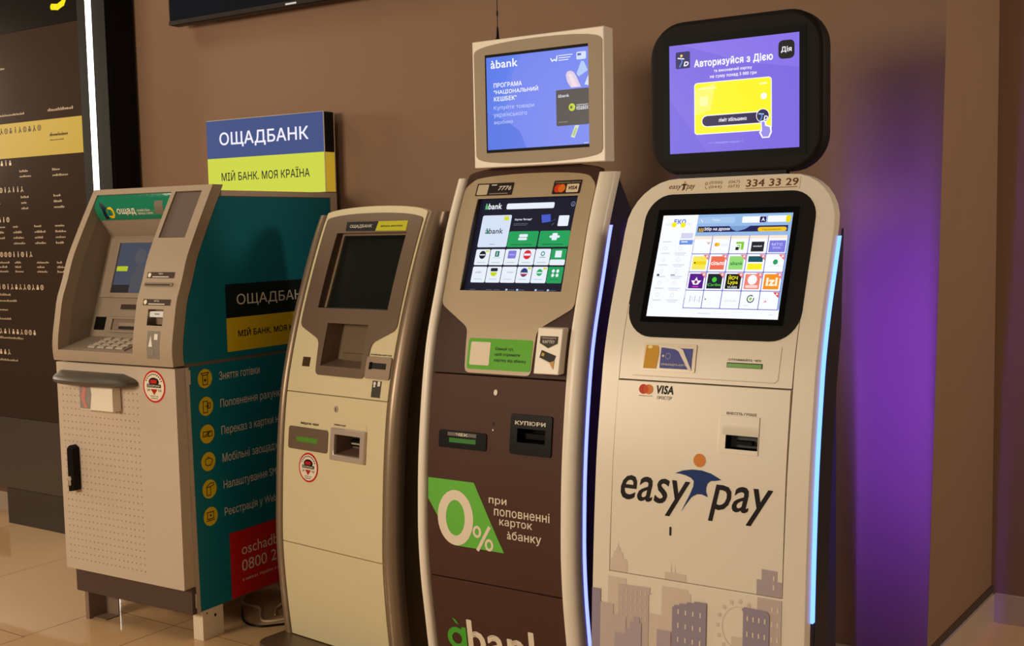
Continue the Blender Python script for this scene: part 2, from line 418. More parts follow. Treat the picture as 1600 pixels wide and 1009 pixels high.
# ------------------------------------------------------------------ bank cash machine (left)
AO, AY = (-3.791, 2.637, 0), 2
AT = Thing('cash_machine', 'grey bank cash machine with teal side panels and perforated lower door on legs', 'cash machine', AO, AY, (.32, .45, 0))
PA = profile([(.98, -.008), (1.045, -.013), (1.163, .006), (1.22, .018), (1.28, .042), (1.366, .072), (1.446, .112), (1.53, .157), (1.625, .210)])
AW = .635
NZ = frange(.99, 1.612, 24)
mb = MB()
BAY = [(-.008, 1.032), (.13, 1.07), (.25, 1.445), (.207, 1.505), (.188, 1.553), (.206, 1.602)]
outer_l = [(.06, .115), (.06, .985), (PA(.99) + .05, .99)] + [(PA(z) + .05, z) for z in frange(1.02, 1.6, 14)] + [(.88, 1.6), (.88, .115)]
inner_l = [(.06, .115), (.06, .985), (.05, 1.026), (.138, 1.064), (.258, 1.445), (.216, 1.508), (.222, 1.56), (.26, 1.6), (.88, 1.6), (.88, .115)]
mb.prism(outer_l, 'x', .004, .03, ATMSIDE); mb.prism(inner_l, 'x', .03, .439, ATMSIDE); mb.prism(outer_l, 'x', .439, .631, ATMSIDE)
mb.build('cabinet', AT)
mb = MB()
plate(mb, rrect(0, .992, AW, 1.623, .004, 2), [rect(.032, 1.032, .437, 1.602), rect(.458, 1.437, .592, 1.602), rect(.500, 1.133, .577, 1.189)], PA, 0, .05, FASCIA)
mb.build('fascia', AT, .003)
mb = MB()
for x in (.0315, .4375):
    vs = [(x, PA(z) + .03, z) for z in frange(1.032, 1.602, 14)] + [(x, y + .0, z) for y, z in reversed(BAY[1:])]
    mb.face(vs, BAYGREY)
mb.quad_strip([(.0315, y, z) for y, z in BAY], [(.4375, y, z) for y, z in BAY], BAYGREY)
mb.build('bay_lining', AT, smooth=20)
a = Art(lambda x, z, d: (x, lin_prof(1.505, .207, 1.602, .206)(z) - .0216 * math.sin(math.pi * (z - 1.505) / .097) - .003 + d, z), step=.012)
a.poly(rect(.033, 1.506, .4365, 1.6), mat('green_gloss_sticker', (30, 132, 100), .14, coat=.8, bump=.35, bscale=60))
a.poly([(.05, 1.575), (.075, 1.545), (.075, 1.51), (.095, 1.51), (.1, 1.55), (.08, 1.565)], ink(20, 30, 56), 1)
a.ring(.118, 1.534, .021, .012, ink(240, 200, 20), 2, k=1.0); a.rect(.095, 1.522, .112, 1.547, mat('green_gloss_sticker'), 3)
a.text('ощад', .155, 1.522, .255, 1.548, WINK, 2, bold=.02); 
a.text('онлайн банк', .265, 1.535, .335, 1.545, WINK, 2); a.text('завжди з вами', .265, 1.522, .345, 1.531, WINK, 2)
a.rect(.36, 1.525, .405, 1.572, ink(120, 110, 96), 1)
a.build('canopy_sticker', AT, label='glossy green sticker under the canopy of the bay')
sl = lin_prof(1.07, .13, 1.445, .25)
mb = MB()
plate(mb, rect(.055, 1.215, .432, 1.438), [rect(.108, 1.233, .36, 1.419)], sl, -.012, .012, BAYGREY, step=None); mb.build('screen_frame', AT, .002)
mb = MB(); plate(mb, rect(.1, 1.225, .37, 1.427), [], sl, -.003, .002, mat('atm_screen_glass', (92, 98, 112), .12), step=None); sc = mb.build('screen', AT)
a = Art(on(sl, -.003)); a.rect(.108, 1.233, .36, 1.419, glow(74, 80, 96, .8)); a.rect(.112, 1.313, .172, 1.331, glow(176, 190, 40), 1)
a.poly([(.2, 1.24), (.2, 1.29), (.235, 1.35), (.26, 1.33), (.3, 1.36), (.36, 1.3), (.36, 1.24)], glow(84, 84, 92, .8), 1); a.disc(.232, 1.365, .03, glow(88, 88, 96, .8), 2)
a.rect(.108, 1.233, .2, 1.262, glow(50, 45, 45, .6), 1)
a.build('screen_image', sc)
mb = MB(); plate(mb, rect(.177, 1.172, .275, 1.19), [], sl, -.004, .004, ink(66, 52, 46), step=None); mb.build('slot_label', AT)
mb = MB(); plate(mb, rect(.05, 1.094, .106, 1.142), [], sl, -.003, .004, BLACK, step=None); mb.build('sensor_window', AT)
mb = MB(); plate(mb, rect(.135, 1.088, .43, 1.145), [rect(.15, 1.096, .425, 1.137)], sl, -.01, .012, BAYGREY, step=None); ds = mb.build('cash_slot', AT, .002)
mb = MB(); plate(mb, rect(.15, 1.096, .425, 1.137), [], sl, -.0015, .001, ATMSIDE, step=None); mb.build('slot_mouth', ds)
mb = MB(); plate(mb, rect(.19, 1.1, .425, 1.11), [], sl, -.006, .003, HOLE, step=None); plate(mb, rect(.19, 1.112, .425, 1.124), [], sl, -.006, .004, BAYGREY, step=None); mb.build('shutter', ds)
fl = lambda y: 1.034 + (y) * (1.07 - 1.034) / .13
mb = MB(); mb.loft([[(.15, y, fl(y) + h), (.37, y, fl(y) + h)][::1] + [(.37, y, fl(y) - .002), (.15, y, fl(y) - .002)] for y, h in ((.006, .004), (.108, .004))], ATMSIDE); kp = mb.build('keypad', AT)
for r in range(4):
    for c in range(4):
        x0 = .162 + c * .05; y0 = .013 + r * .024
        mb = MB(); mb.loft([[(x0 + i, y + i, fl(y) + .004 + z), (x0 + .04 - i, y + i, fl(y) + .004 + z), (x0 + .04 - i, y + .018 - i, fl(y + .018) + .004 + z), (x0 + i, y + .018 - i, fl(y + .018) + .004 + z)] for z, i, y in ((0, 0, y0), (.005, .003, y0))], mat('key_grey', (176, 162, 146), .5)); mb.build('key', kp)
# column on the right of the bay
mb = MB(); plate(mb, rect(.459, 1.438, .591, 1.601), [], PA, .006, .01, mat('speaker_mesh', (96, 78, 68), .6, noise=.1, scale=300)); mb.build('speaker_grille', AT)
for z0, lab in ((1.296, 'ЧЕК'), (1.203, 'КАРТКА')):
    x0 = .458 if z0 > 1.25 else .47
    a = Art(on(PA), step=.03); a.rect(x0, z0, x0 + .137, z0 + .021, ink(66, 48, 42)); a.disc(x0 + .012, z0 + .0105, .008, WINK, 1); a.text(lab, x0 + .055, z0 + .012, x0 + .08, z0 + .018, WINK, 1); a.rect(x0 + .028, z0 + .003, x0 + .11, z0 + .006, WINK, 1)
    a.build('slot_sticker', AT, label='brown slot sticker with a round pictogram')
mb = MB(); plate(mb, rrect(.455, 1.268, .598, 1.281, .005, 3), [], PA, -.004, .006, ATMSIDE, step=None); rs = mb.build('receipt_slot', AT, .001)
mb = MB(); plate(mb, rect(.462, 1.272, .585, 1.276), [], PA, -.0055, .003, HOLE, step=None); mb.build('slot_mouth', rs)
mb = MB(); recess(mb, .5, .577, 1.133, 1.189, PA, .03, ATMSIDE); cs = mb.build('card_slot', AT)
mb = MB(); plate(mb, rrect(.506, 1.162, .574, 1.181, .003, 2), [rect(.516, 1.17, .555, 1.174)], PA, .004, .012, glow(232, 214, 186, .8), step=None); mb.build('card_bezel', cs, label='lit white card bezel')
a = Art(on(PA), step=.03); a.rect(.51, 1.018, .572, 1.115, mat('silver_sticker', (170, 160, 150), .25, .4)); a.poly([(.518, 1.06), (.528, 1.1), (.538, 1.06)], WINK, 1); a.rect(.545, 1.085, .562, 1.105, WINK, 1); a.rect(.516, 1.03, .545, 1.055, ink(140, 130, 122), 1); a.build('instruction_sticker', AT, label='silver instruction sticker below the card slot')
# lower door
mb = MB(); mb.prism(rrect(0, .203, AW - .004, .985, .004, 2), 'y', 0, .05, ATMGREY)
k = mb.mi(mat('perforation', (138, 118, 102), .8))
for r in range(27):
    for c in range(19):
        x = .03 + c * .0225; z = .245 + r * .0247
        vs = [mb.bm.verts.new((x + .0028 * math.cos(t * math.pi / 3), -.0006, z + .0028 * math.sin(t * math.pi / 3))) for t in range(6)]
        mb.bm.faces.new(vs).material_index = k
dr = mb.build('lower_door', AT, fix=False)
DA = lambda x, z, d: (x, d, z)
def warn(x, z, r, fm, T):
    a = Art(fm); k = r * 1.02
    a.disc(x, z, r, ink(200, 36, 30), 0, rb=k, n=40); a.disc(x, z, r * .88, ink(238, 226, 206), 1, rb=k * .88, n=40)
    a.disc(x, z + r * .3, r * .46, KINK, 2, rb=r * .27); a.rect(x - r * .3, z + r * .2, x + r * .25, z + r * .42, ink(200, 36, 30), 3)
    a.rect(x - r * .62, z - r * .06, x + r * .62, z + r * .16, KINK, 3); a.text('ОХОРОНА', x - r * .56, z - r * .02, x + r * .56, z + r * .12, WINK, 4, bold=.02)
    a.poly([(x - r * .3, z - r * .16), (x + r * .3, z - r * .16), (x, z - r * .52)], ink(180, 40, 32), 3)
    a.text('24', x - r * .62, z - r * .3, x - r * .38, z - r * .16, KINK, 3); a.text('SOS', x + r * .38, z - r * .3, x + r * .66, z - r * .16, KINK, 3)
    a.text('об’єкт під', x - r * .35, z - r * .66, x + r * .35, z - r * .55, KINK, 3); a.text('охороною', x - r * .3, z - r * .8, x + r * .3, z - r * .7, KINK, 3)
    for q in range(11):
        t = math.radians(28 + q * 12.4); a.disc(x + r * .76 * math.cos(t), z + r * .78 * math.sin(t), r * .05, KINK, 3, n=8)
    a.build('warning_sticker', T, label='round white security sticker with a red rim')
warn(.525, .919, .056, DA, AT)
mb = MB(); mb.prism(soften([(.072, .505), (.108, .512), (.108, .67), (.088, .682), (.072, .668)], .006, 3), 'y', -.03, 0, BLACK); hd = mb.build('door_handle', AT, .003)
mb = MB(); mb.prism(ellipse(.086, .556, .009, .009, 16), 'y', -.034, -.029, STEEL); mb.prism(rrect(.0815, .53, .0905, .553, .004, 3), 'y', -.033, -.029, STEEL); mb.build('lock_cylinder', hd, label='bright steel lock cylinder')
def shelf_loop(z, c, a, d):
    return [(c + a * math.cos(t), -.001 - d * math.sin(t) ** .55, z) for t in [math.pi * (1 - k / 24) for k in range(25)]]
mb = MB(); mb.loft([shelf_loop(*p) for p in ((.911, .236, .175, .05), (.914, .238, .197, .074), (.922, .238, .207, .086), (.931, .236, .207, .088), (.939, .23, .2, .082), (.9435, .225, .192, .076), (.956, .205, .165, .04))], mat('shelf_dark_metal', (80, 71, 62), .45)); mb.build('shelf', AT, smooth=28)
mb = MB(); mb.box(.172, .352, -.04, -.002, .822, .912, WHITE); lh = mb.build('leaflet_holder', AT, .002, label='white leaflet holder under the shelf')
a = Art(lambda x, z, d: (x, -.0405 + d, z)); a.poly([(.176, .826), (.176, .91), (.235, .91), (.24, .88), (.23, .826)], mat('foil', (200, 190, 185), .15, .5)); a.poly([(.2, .83), (.185, .87), (.2, .91), (.215, .9), (.205, .86), (.22, .83)], ink(206, 130, 120), 1); a.build('leaflet', lh, label='glossy leaflet with a pink figure')
mb = MB(); mb.box(.012, .634, .03, .075, .107, .202, PLINTH); mb.build('plinth', AT, .002)
for nm, x0, x1, y0, y1, mm in (('leg', .05, .14, .035, .12, STEEL), ('leg', .585, .634, .075, .175, LEGW), ('leg', .05, .12, .76, .85, LEGW), ('leg', .57, .634, .76, .85, LEGW)):
    mb = MB()
    if mm is STEEL: mb.prism([(x0, y0), (x0 + .02, y0), (x0 + .022, y1 - .006), (x1, y1 - .006), (x1, y1), (x0, y1)], 'z', 0, .12, ATMSIDE); mb.box(x0, x1, y0 + .02, y1, 0, .004, ATMSIDE)
    else: mb.prism([(x0, y0), (x1, y0), (x1, y1), (x1 - .004, y1), (x1 - .004, y0 + .004), (x0, y0 + .004)], 'z', 0, .115, LEGW)
    lg = mb.build(nm, AT, .001)
    if mm is LEGW:
        mb = MB(); mb.prism(ellipse((y0 + y1) / 2 + .01, .078, .005, .006, 10), 'x', x1 - .001, x1 + .001, HOLE); mb.build('bolt_hole', lg); mb = MB(); mb.prism(ellipse(y0 + .02, .096, .003, .003, 8), 'x', x1 - .001, x1 + .001, HOLE); mb.build('bolt_hole', lg)
# teal side panels, coordinates (y, z) on the right side
def sp(name, pts, m, x0=.6305, x1=.636): 
    mb = MB(); mb.prism(pts, 'x', x0, x1, m); return mb.build(name, AT)
up = [(.052, .997)] + [(PA(z) + .052, z) for z in frange(1.0, 1.572, 16)] + [(PA(1.578) + .056, 1.579), (.838, 1.579), (.838, .997)]
ut = sp('upper_side_panel', up, TEAL); ut['label'] = 'teal upper side panel'
lt = sp('lower_side_panel', [(.066, .109), (.056, .985), (.838, .985), (.838, .109)], TEAL); lt['label'] = 'teal lower side panel with printed services'
mb = MB(); mb.box(0, .637, .842, .882, .11, 1.602, ATMGREY); mb.build('back_frame', AT)
mb = MB(); mb.prism([(PA(1.582) + .06, 1.582), (PA(1.602) + .052, 1.602), (.842, 1.602), (.842, 1.582)], 'x', 0, .637, ATMGREY); mb.build('top_trim', AT)
mb = MB(); mb.prism([(.05, .109), (.066, .109), (.056, .985), (.044, .985)], 'x', .629, .6375, STEEL); mb.build('panel_edge', AT)
for z0 in (.925, .13):
    mb = MB(); mb.box(.632, .639, .044, .062, z0, z0 + .05, STEEL); mb.build('hinge', AT)
SA = lambda y, z, d: (.6362 - d, y, z)
a = Art(SA); DG = ink(10, 32, 34); YL = ink(226, 196, 26)
a.rect(.246, 1.142, .75, 1.264, DG); a.rect(.246, 1.019, .75, 1.1415, YL)
a.text('ОЩАДБАНК', .301, 1.180, .70, 1.226, WINK, 1); a.text('МІЙ БАНК. МОЯ КРАЇНА', .302, 1.07, .70, 1.1, KINK, 1, bold=.018)
a.build('bank_logo_print', ut, label='dark and yellow bank logo print')
rows = ['Зняття готівки', 'Поповнення рахунків', 'Переказ з картки на картку', 'Мобільні заощадження', 'Налаштування SMS', 'Реєстрація у Web-банкінгу']
wid = [.205, .335, .43, .37, .29, .41]
for i, t in enumerate(rows):
    z = .937 - i * .0993; a = Art(SA); a.text(t, .199, z - .022 if any(c in t for c in 'рщуц') else z - .014, .199 + wid[i], z + .017, WINK, 1); a.build('service_line', lt)
    a = Art(SA); a.disc(.131, z, .034, YL)
    K = lambda pts, w=.0028: a.line([(.131 + p[0], z + p[1]) for p in pts], w, KINK, 1)
    box = lambda x0, z0, x1, z1: K([(x0, z0), (x1, z0), (x1, z1), (x0, z1), (x0, z0)])
    if i == 0: K([(-.018, .02), (.018, .02), (.012, .012), (-.012, .012), (-.018, .02)]); box(-.011, -.022, .011, .012); a.disc(.131, z - .006, .005, KINK, 1, n=12)
    elif i == 1: box(-.014, -.022, .006, .018); box(.008, -.008, .02, .01); K([(-.004, 0), (.014, 0)])
    elif i == 2: box(-.02, -.008, .002, .009); box(.006, -.01, .022, .008); K([(-.012, -.004), (.014, .006)])
    elif i == 3: K([(-.016, .0), (-.012, .01), (.006, .012), (.018, .006), (.018, -.004), (.01, -.014), (-.006, -.014), (-.014, -.008), (-.016, 0)]); K([(-.004, .016), (.004, .016)])
    elif i == 4: box(-.014, -.022, .004, .008); K([(-.014, .01), (.002, .02), (.02, .02), (.02, .012), (.004, .008)])
    else: box(-.016, -.008, .014, .016); K([(-.02, -.014), (.018, -.014)]); a.disc(.131, z + .004, .004, KINK, 1, n=12)
    a.build('service_icon', lt, label='round yellow service icon')
a = Art(SA); a.rect(.218, .111, .7, .356, ink(206, 30, 22)); a.text('oschadbank.ua', .276, .262, .62, .303, WINK, 1); a.text('0800 210 800', .274, .2, .645, .243, WINK, 1); a.text('в межах України з усіх телефонів', .275, .16, .6, .176, WINK, 1); a.build('red_contact_print', lt, label='red contact box')

# lit sign on the cash machine
SG = Thing('lit_bank_sign', 'lit blue and yellow bank sign box standing on the cash machine', 'sign', AO, AY, (.31, .855, 1.6035))
mb = MB(); mb.box(-.016, .636, .817, .884, 1.604, 1.925, WHITE); mb.build('housing', SG, .002)
a = Art(lambda x, z, d: (x, .8165 + d, z)); a.rect(-.014, 1.764, .634, 1.923, glow(66, 82, 132)); a.text('ОЩАДБАНК', .061, 1.808, .556, 1.872, glow(244, 240, 255), 1, bold=.012); a.build('blue_face', SG, label='lit blue upper face with white lettering')
a = Art(lambda x, z, d: (x, .8165 + d, z)); a.rect(-.014, 1.606, .634, 1.764, glow(206, 214, 72)); a.text('МІЙ БАНК. МОЯ КРАЇНА', .065, 1.668, .556, 1.712, glow(36, 34, 40), 1, bold=.012); a.build('yellow_face', SG, label='lit yellow lower face with dark lettering')
a = Art(lambda y, z, d: (.6365 - d, y, z)); a.rect(.82, 1.764, .876, 1.923, ink(12, 16, 18)); a.build('upper_side', SG); 
a = Art(lambda y, z, d: (.6365 - d, y, z)); a.rect(.82, 1.606, .876, 1.763, glow(176, 138, 34)); a.build('lower_side', SG, label='amber glowing lower side of the box')

# ------------------------------------------------------------------ payment kiosk with the unlit screen
KO, KY = (-2.915, 2.929, 0), -6
K2 = Thing('payment_kiosk', 'cream payment kiosk with bronze side trims and an unlit screen', 'payment kiosk', KO, KY, (.25, .15, 0))
P2 = profile([(0, -.002), (.18, -.02), (.36, -.029), (.55, -.021), (.72, -.008), (.885, .014), (1.027, .048), (1.224, .111), (1.474, .213), (1.535, .245)])
bp = MB(); bp.prism(rrect(-.048, -.14, .57, .42, .06, 5), 'z', 0, .013, mat('base_plate_metal', (120, 100, 80), .4, .5)); bp.build('base_plate', K2, .002)
mb = MB(); mb.prism([(P2(z) + .065, z) for z in frange(.013, 1.5, 22)] + [(.31, 1.49), (.40, .95), (.40, .013)], 'x', -.012, .528, BODY2); mb.build('body', K2)
Z2 = frange(.014, 1.506, 40)
sec = [(.508, .004), (.514, -.003), (.524, -.006), (.538, -.002), (.551, .010), (.558, .026), (.559, .045), (.55, .06), (.508, .06)]
mb = MB(); sweep(mb, P2, sec, Z2, BRONZE); mb.build('side_trim', K2, smooth=60)
mb = MB(); sweep(mb, P2, [(.507 - x, n) for x, n in sec], Z2, BRONZE); mb.build('side_trim', K2, smooth=60)
CP = [(.003, .891), (.5055, .891), (.5055, 1.506)] + [(.25 + .255 * math.cos(t), 1.506 + .027 * math.sin(t)) for t in [math.pi * k / 12 for k in range(1, 12)]] + [(.003, 1.504)]
SCR2 = (.092, 1.181, .439, 1.44); HOP = (.161, .987, .363, 1.131)
mb = MB(); plate(mb, CP, [rect(SCR2[0] - .004, SCR2[1] - .004, SCR2[2] + .004, SCR2[3] + .004), rect(HOP[0] - .003, HOP[1] - .003, HOP[2] + .003, HOP[3] + .003)], P2, 0, .02, CREAM); mb.build('upper_panel', K2, .0015)
mb = MB(); plate(mb, rect(.003, .361, .5055, .888), [rect(.276, .697, .401, .765)], P2, 0, .02, CREAM); mb.build('middle_panel', K2, .0015)
mb = MB(); plate(mb, rect(.003, .016, .5055, .358), [], P2, 0, .02, CREAM); mb.build('lower_panel', K2, .0015)
CB = soften([(.018, 1.488)] + [(.25 - .232 * math.cos(t), 1.488 + .021 * math.sin(t)) for t in [math.pi * k / 10 for k in range(1, 10)]] + [(.496, 1.488), (.4985, 1.12), (.394, 1.073), (.384, .955), (.141, .955), (.132, 1.072), (.019, 1.118)], .02, 4)
mb = MB(); plate(mb, CB, [rect(*SCR2), rect(*HOP)], P2, -.004, .004, CONSOLE2); mb.build('console', K2, .001)
ps = lin_prof(1.181, P2(1.181) + .03, 1.44, P2(1.44) + .03)
mb = MB()
for (A, B) in (((SCR2[0], SCR2[1]), (SCR2[0], SCR2[3])), ((SCR2[0], SCR2[3]), (SCR2[2], SCR2[3])), ((SCR2[2], SCR2[3]), (SCR2[2], SCR2[1])), ((SCR2[2], SCR2[1]), (SCR2[0], SCR2[1]))):
    zs = frange(A[1], B[1], 8); xs = frange(A[0], B[0], 8)
    mb.quad_strip([(x, P2(z), z) for x, z in zip(xs, zs)], [(x, ps(z), z) for x, z in zip(xs, zs)], mat('screen_reveal', (74, 58, 46), .5))
mb.build('screen_reveal', K2)
mb = MB(); plate(mb, [(SCR2[0], SCR2[1]), (SCR2[0] + .012, SCR2[1]), (SCR2[0] + .012, SCR2[3] - .01), (SCR2[2], SCR2[3] - .01), (SCR2[2], SCR2[3]), (SCR2[0], SCR2[3])], [], ps, -.006, .006, mat('screen_edge_metal', (178, 156, 128), .35, .5), step=None); mb.build('screen_frame', K2)
mb = MB(); plate(mb, rect(*SCR2), [], ps, .0, .004, GLASS2, step=None); mb.build('screen', K2, label='unlit dark screen')
mb = MB(); recess(mb, HOP[0], HOP[2], HOP[1], HOP[3], P2, .11, CONSOLE2, bottom=.035, inset=.02, top=.01); hp = mb.build('receipt_hopper', K2)
mb = MB(); mb.box(.2, .345, P2(1.0) + .06, P2(1.0) + .1, 1.0, 1.026, BODY2); mb.build('tray_lip', hp, .002)
mb = MB(); plate(mb, rrect(.389, .959, .5045, 1.031, .008), [], P2, -.007, .008, mat('reader_taupe', (162, 140, 120), .4)); cr = mb.build('card_reader', K2, .002)
mb = MB(); plate(mb, rect(.41, .992, .484, 1.011), [], P2, -.0085, .004, HOLE); plate(mb, rect(.408, .99, .419, 1.013), [], P2, -.012, .006, BLACK); mb.build('card_slot', cr, .001)
mb = MB(); plate(mb, rect(.064, .979, .102, 1.011), [], P2, -.0015, .003, mat('sensor_brown', (74, 56, 34), .25)); mb.build('sensor_window', K2)
a = Art(on(P2, -.0005), step=.03); a.rect(.427, .899, .469, .953, ink(74, 70, 68)); a.disc(.438, .944, .006, WINK, 1); a.rect(.452, .936, .464, .952, WINK, 1); a.rect(.434, .932, .442, .938, WINK, 1); a.build('card_sticker', K2, label='dark card sticker with white icons')
a = Art(on(P2, -.0045), step=.02); a.poly([(.134, 1.447), (.285, 1.446), (.288, 1.479), (.128, 1.479)], ink(38, 38, 40)); a.poly([(.285, 1.446), (.434, 1.445), (.431, 1.479), (.288, 1.479)], ink(206, 206, 44)); a.text('ОЩАДБАНК', .15, 1.456, .262, 1.469, WINK, 1, bold=.01); a.text('МІЙ БАНК. МОЯ КРАЇНА', .306, 1.459, .412, 1.466, KINK, 1, bold=.02); a.build('bank_sticker', K2, label='dark and yellow bank sticker above the screen')
a = Art(on(P2, -.0005)); a.text('ПРИЙОМ КАРТКИ', .397, 1.034, .496, 1.04, KINK, 0, bold=.02); a.build('lettering', K2, label='small black lettering over the card reader')
a = Art(on(P2, -.0005)); a.text('ВИДАЧА ЧЕКУ', .09, .78, .184, .789, KINK, 0, bold=.03); a.build('lettering', K2, label='small black lettering over the receipt outlet')
mb = MB(); mb.loft([[(.266 + .0085 * math.cos(t), P2(.846) + y, .846 + .0115 * math.sin(t)) for t in [2 * math.pi * k / 18 for k in range(18)]] for y in (-.004, .004)], STEEL); mb.box(.2645, .2675, P2(.846) - .005, P2(.846), .839, .853, HOLE); mb.build('lock', K2, .0008)
mb = MB(); plate(mb, rrect(.03, .693, .234, .771, .01), [], P2, -.003, .004, CONSOLE2); rp = mb.build('receipt_outlet', K2, .001)
mb = MB(); plate(mb, [(.072, .737), (.078, .722), (.178, .721), (.185, .735), (.182, .738)], [], P2, -.0045, .003, mat('green_glow_slot', (90, 140, 30), .3, em=.6)); mb.build('lit_slot', rp, label='green lit receipt slot')
mb = MB(); plate(mb, rect(.256, .678, .422, .785), [rect(.276, .697, .401, .765)], P2, -.012, .013, STEEL); ci = mb.build('cash_inlet', K2, .002, label='steel framed banknote inlet')
mb = MB(); recess(mb, .276, .401, .697, .765, P2, .06, mat('inlet_brown', (112, 84, 70), .5), back=HOLE, inset=.012, top=.008, bottom=.012); mb.build('inlet_mouth', ci)
mb = MB(); mb.box(.31, .385, P2(.73) + .035, P2(.73) + .055, .722, .744, BLACK); mb.box(.32, .38, P2(.73) + .028, P2(.73) + .036, .73, .735, STEEL); mb.build('note_feeder', ci)
a = Art(on(P2, -.0005)); a.rect(.256, .788, .42, .806, ink(222, 206, 172)); a.text('ПРИЙОМ КУПЮР', .262, .792, .32, .799, KINK, 1, bold=.02); a.build('inlet_label', K2)
warn(.139, .635, .05, on(P2, -.0005), K2)

# ------------------------------------------------------------------ brown bank kiosk with the lit screen
BOx = (-2.187, 2.80, 0)
K3 = Thing('bank_kiosk', 'dark brown bank kiosk with white curved side trims and a lit app screen', 'bank kiosk', BOx, 0, (.28, .2, 0))
P3 = profile([(0, .018), (.15, -.01), (.25, -.023), (.38, -.039), (.51, -.046), (.6, -.044), (.74, -.036), (.86, -.023), (1.01, 0), (1.12, .024), (1.3, .085), (1.455, .140), (1.6, .208), (1.66, .238)])
mb = MB(); mb.prism([(P3(z) + .05, z) for z in frange(0, 1.6, 24)] + [(.40, 1.42), (.45, 1.3), (.45, 0)], 'x', .02, .546, NAVY); mb.build('body', K3)
Z3 = frange(0, 1.606, 44)
sr = [(.513, .002), (.516, -.008), (.524, -.013), (.545, -.013), (.558, -.007), (.565, .006), (.566, .03), (.56, .036), (.513, .036)]
mb = MB(); sweep(mb, P3, sr, Z3, WHITE); mb.build('side_trim', K3, smooth=50)
mb = MB(); sweep(mb, P3, [(.549 - x if False else .0345 - (x - .513) * .68, n) for x, n in sr], Z3, WHITE); mb.build('side_trim', K3, smooth=50)
LED3 = mat('led_blue_glow', em=3.2, linear=(.16, .20, 1.0), rough=.4)
ls = [(.558, .038), (.5675, .038), (.5675, .047), (.558, .047)]
mb = MB(); sweep(mb, P3, ls, frange(.05, 1.45, 36), LED3); mb.build('led_strip', K3, label='glowing blue light strip behind the right trim')
SCR3 = (.0965, 1.26, .4585, 1.5385)
CR3 = [(.038, 1.0135), (.5105, 1.0135), (.5105, 1.614)] + [(.274 + .237 * math.cos(t), 1.612 + .029 * math.sin(t)) for t in [math.pi * k / 14 for k in range(1, 14)]] + [(.037, 1.612)]
mb = MB(); plate(mb, CR3, [rect(SCR3[0] - .004, SCR3[1] - .004, SCR3[2] + .004, SCR3[3] + .004)], P3, 0, .03, BROWNARC); mb.build('crown_panel', K3, .002)
CB3 = soften([(.038, 1.575), (.066, 1.597)] + [(.272 - .205 * math.cos(t), 1.597 + .016 * math.sin(t)) for t in [math.pi * k / 10 for k in range(1, 10)]] + [(.485, 1.596), (.5105, 1.57), (.5105, 1.215), (.398, 1.15), (.392, 1.018), (.157, 1.018), (.150, 1.15), (.038, 1.218)], .018, 4)
mb = MB(); plate(mb, CB3, [rect(*SCR3)], P3, -.004, .006, BEIGE); mb.build('console', K3, .001)
p3s = lin_prof(1.26, P3(1.26) + .018, 1.5385, P3(1.5385) + .018)
mb = MB()
for (A, B) in (((SCR3[0], SCR3[1]), (SCR3[0], SCR3[3])), ((SCR3[0], SCR3[3]), (SCR3[2], SCR3[3])), ((SCR3[2], SCR3[3]), (SCR3[2], SCR3[1])), ((SCR3[2], SCR3[1]), (SCR3[0], SCR3[1]))):
    zs = frange(A[1], B[1], 8); xs = frange(A[0], B[0], 8)
    mb.quad_strip([(x, P3(z), z) for x, z in zip(xs, zs)], [(x, p3s(z), z) for x, z in zip(xs, zs)], mat('screen_reveal'))
mb.build('screen_reveal', K3)
mb = MB(); plate(mb, rect(SCR3[0] - .003, SCR3[1] - .003, SCR3[2] + .003, SCR3[3] + .003), [], p3s, 0, .01, PIANO, step=None); s3 = mb.build('screen', K3)
a = Art(on(p3s), frame=(.0895, 1.537, .4475, 1.257), gap=.0004)
DK = glow(22, 24, 42); WT = glow(232, 240, 252); GN = glow(34, 160, 90); DT = glow(30, 34, 44)
a.rect(0, 0, 1, 1, DK); a.rect(.301, .055, .781, .118, WT, 1, r=.012)
a.text('àbank', .076, .113, .251, .048, glow(240, 244, 250), 1, bold=.02); a.text('à', .076, .113, .114, .055, glow(40, 176, 90), 2, bold=.02)
a.ring(.963, .081, .02, .016, glow(140, 150, 190), 1); a.rect(.96, .075, .966, .094, glow(140, 150, 190), 1)
a.rect(.072, .18, .374, .528, glow(214, 226, 246), 1, r=.014); a.rect(.3, .195, .348, .238, glow(214, 220, 40), 2, r=.006)
a.text('àbank', .128, .382, .311, .322, DT, 2, bold=.012); a.text('à', .128, .382, .168, .322, glow(20, 120, 80), 3, bold=.012); a.rect(.195, .494, .245, .499, glow(120, 130, 150), 2)
a.text('Картка "Вигода"', .411, .247, .584, .222, WT, 1, bold=.02); a.rect(.406, .275, .55, .281, glow(90, 96, 120), 1); a.rect(.406, .29, .54, .296, glow(90, 96, 120), 1)
a.poly([(.671, .19), (.76, .183), (.775, .262), (.69, .275)], glow(70, 90, 200), 1); a.line([(.78, .26), (.82, .24)], .002, glow(70, 60, 120), 1); a.line([(.79, .3), (.81, .28)], .002, glow(60, 110, 120), 1)
a.rect(.847, .2, .948, .312, WT, 1, r=.008)
for u0, u1 in ((.379, .676), (.689, .985)):
    a.rect(u0, .36, u1, .53, GN, 1, r=.012); a.rect(u0 + .04, .5, u1 - .05, .507, glow(14, 90, 52), 2)
a.rect(.487, .392, .573, .424, WT, 2, r=.008); a.rect(.482, .43, .57, .456, WT, 2, r=.008); a.rect(.484, .424, .572, .43, GN, 3)
a.rect(.815, .385, .865, .46, WT, 2, r=.008); a.rect(.79, .41, .89, .435, WT, 2, r=.01)
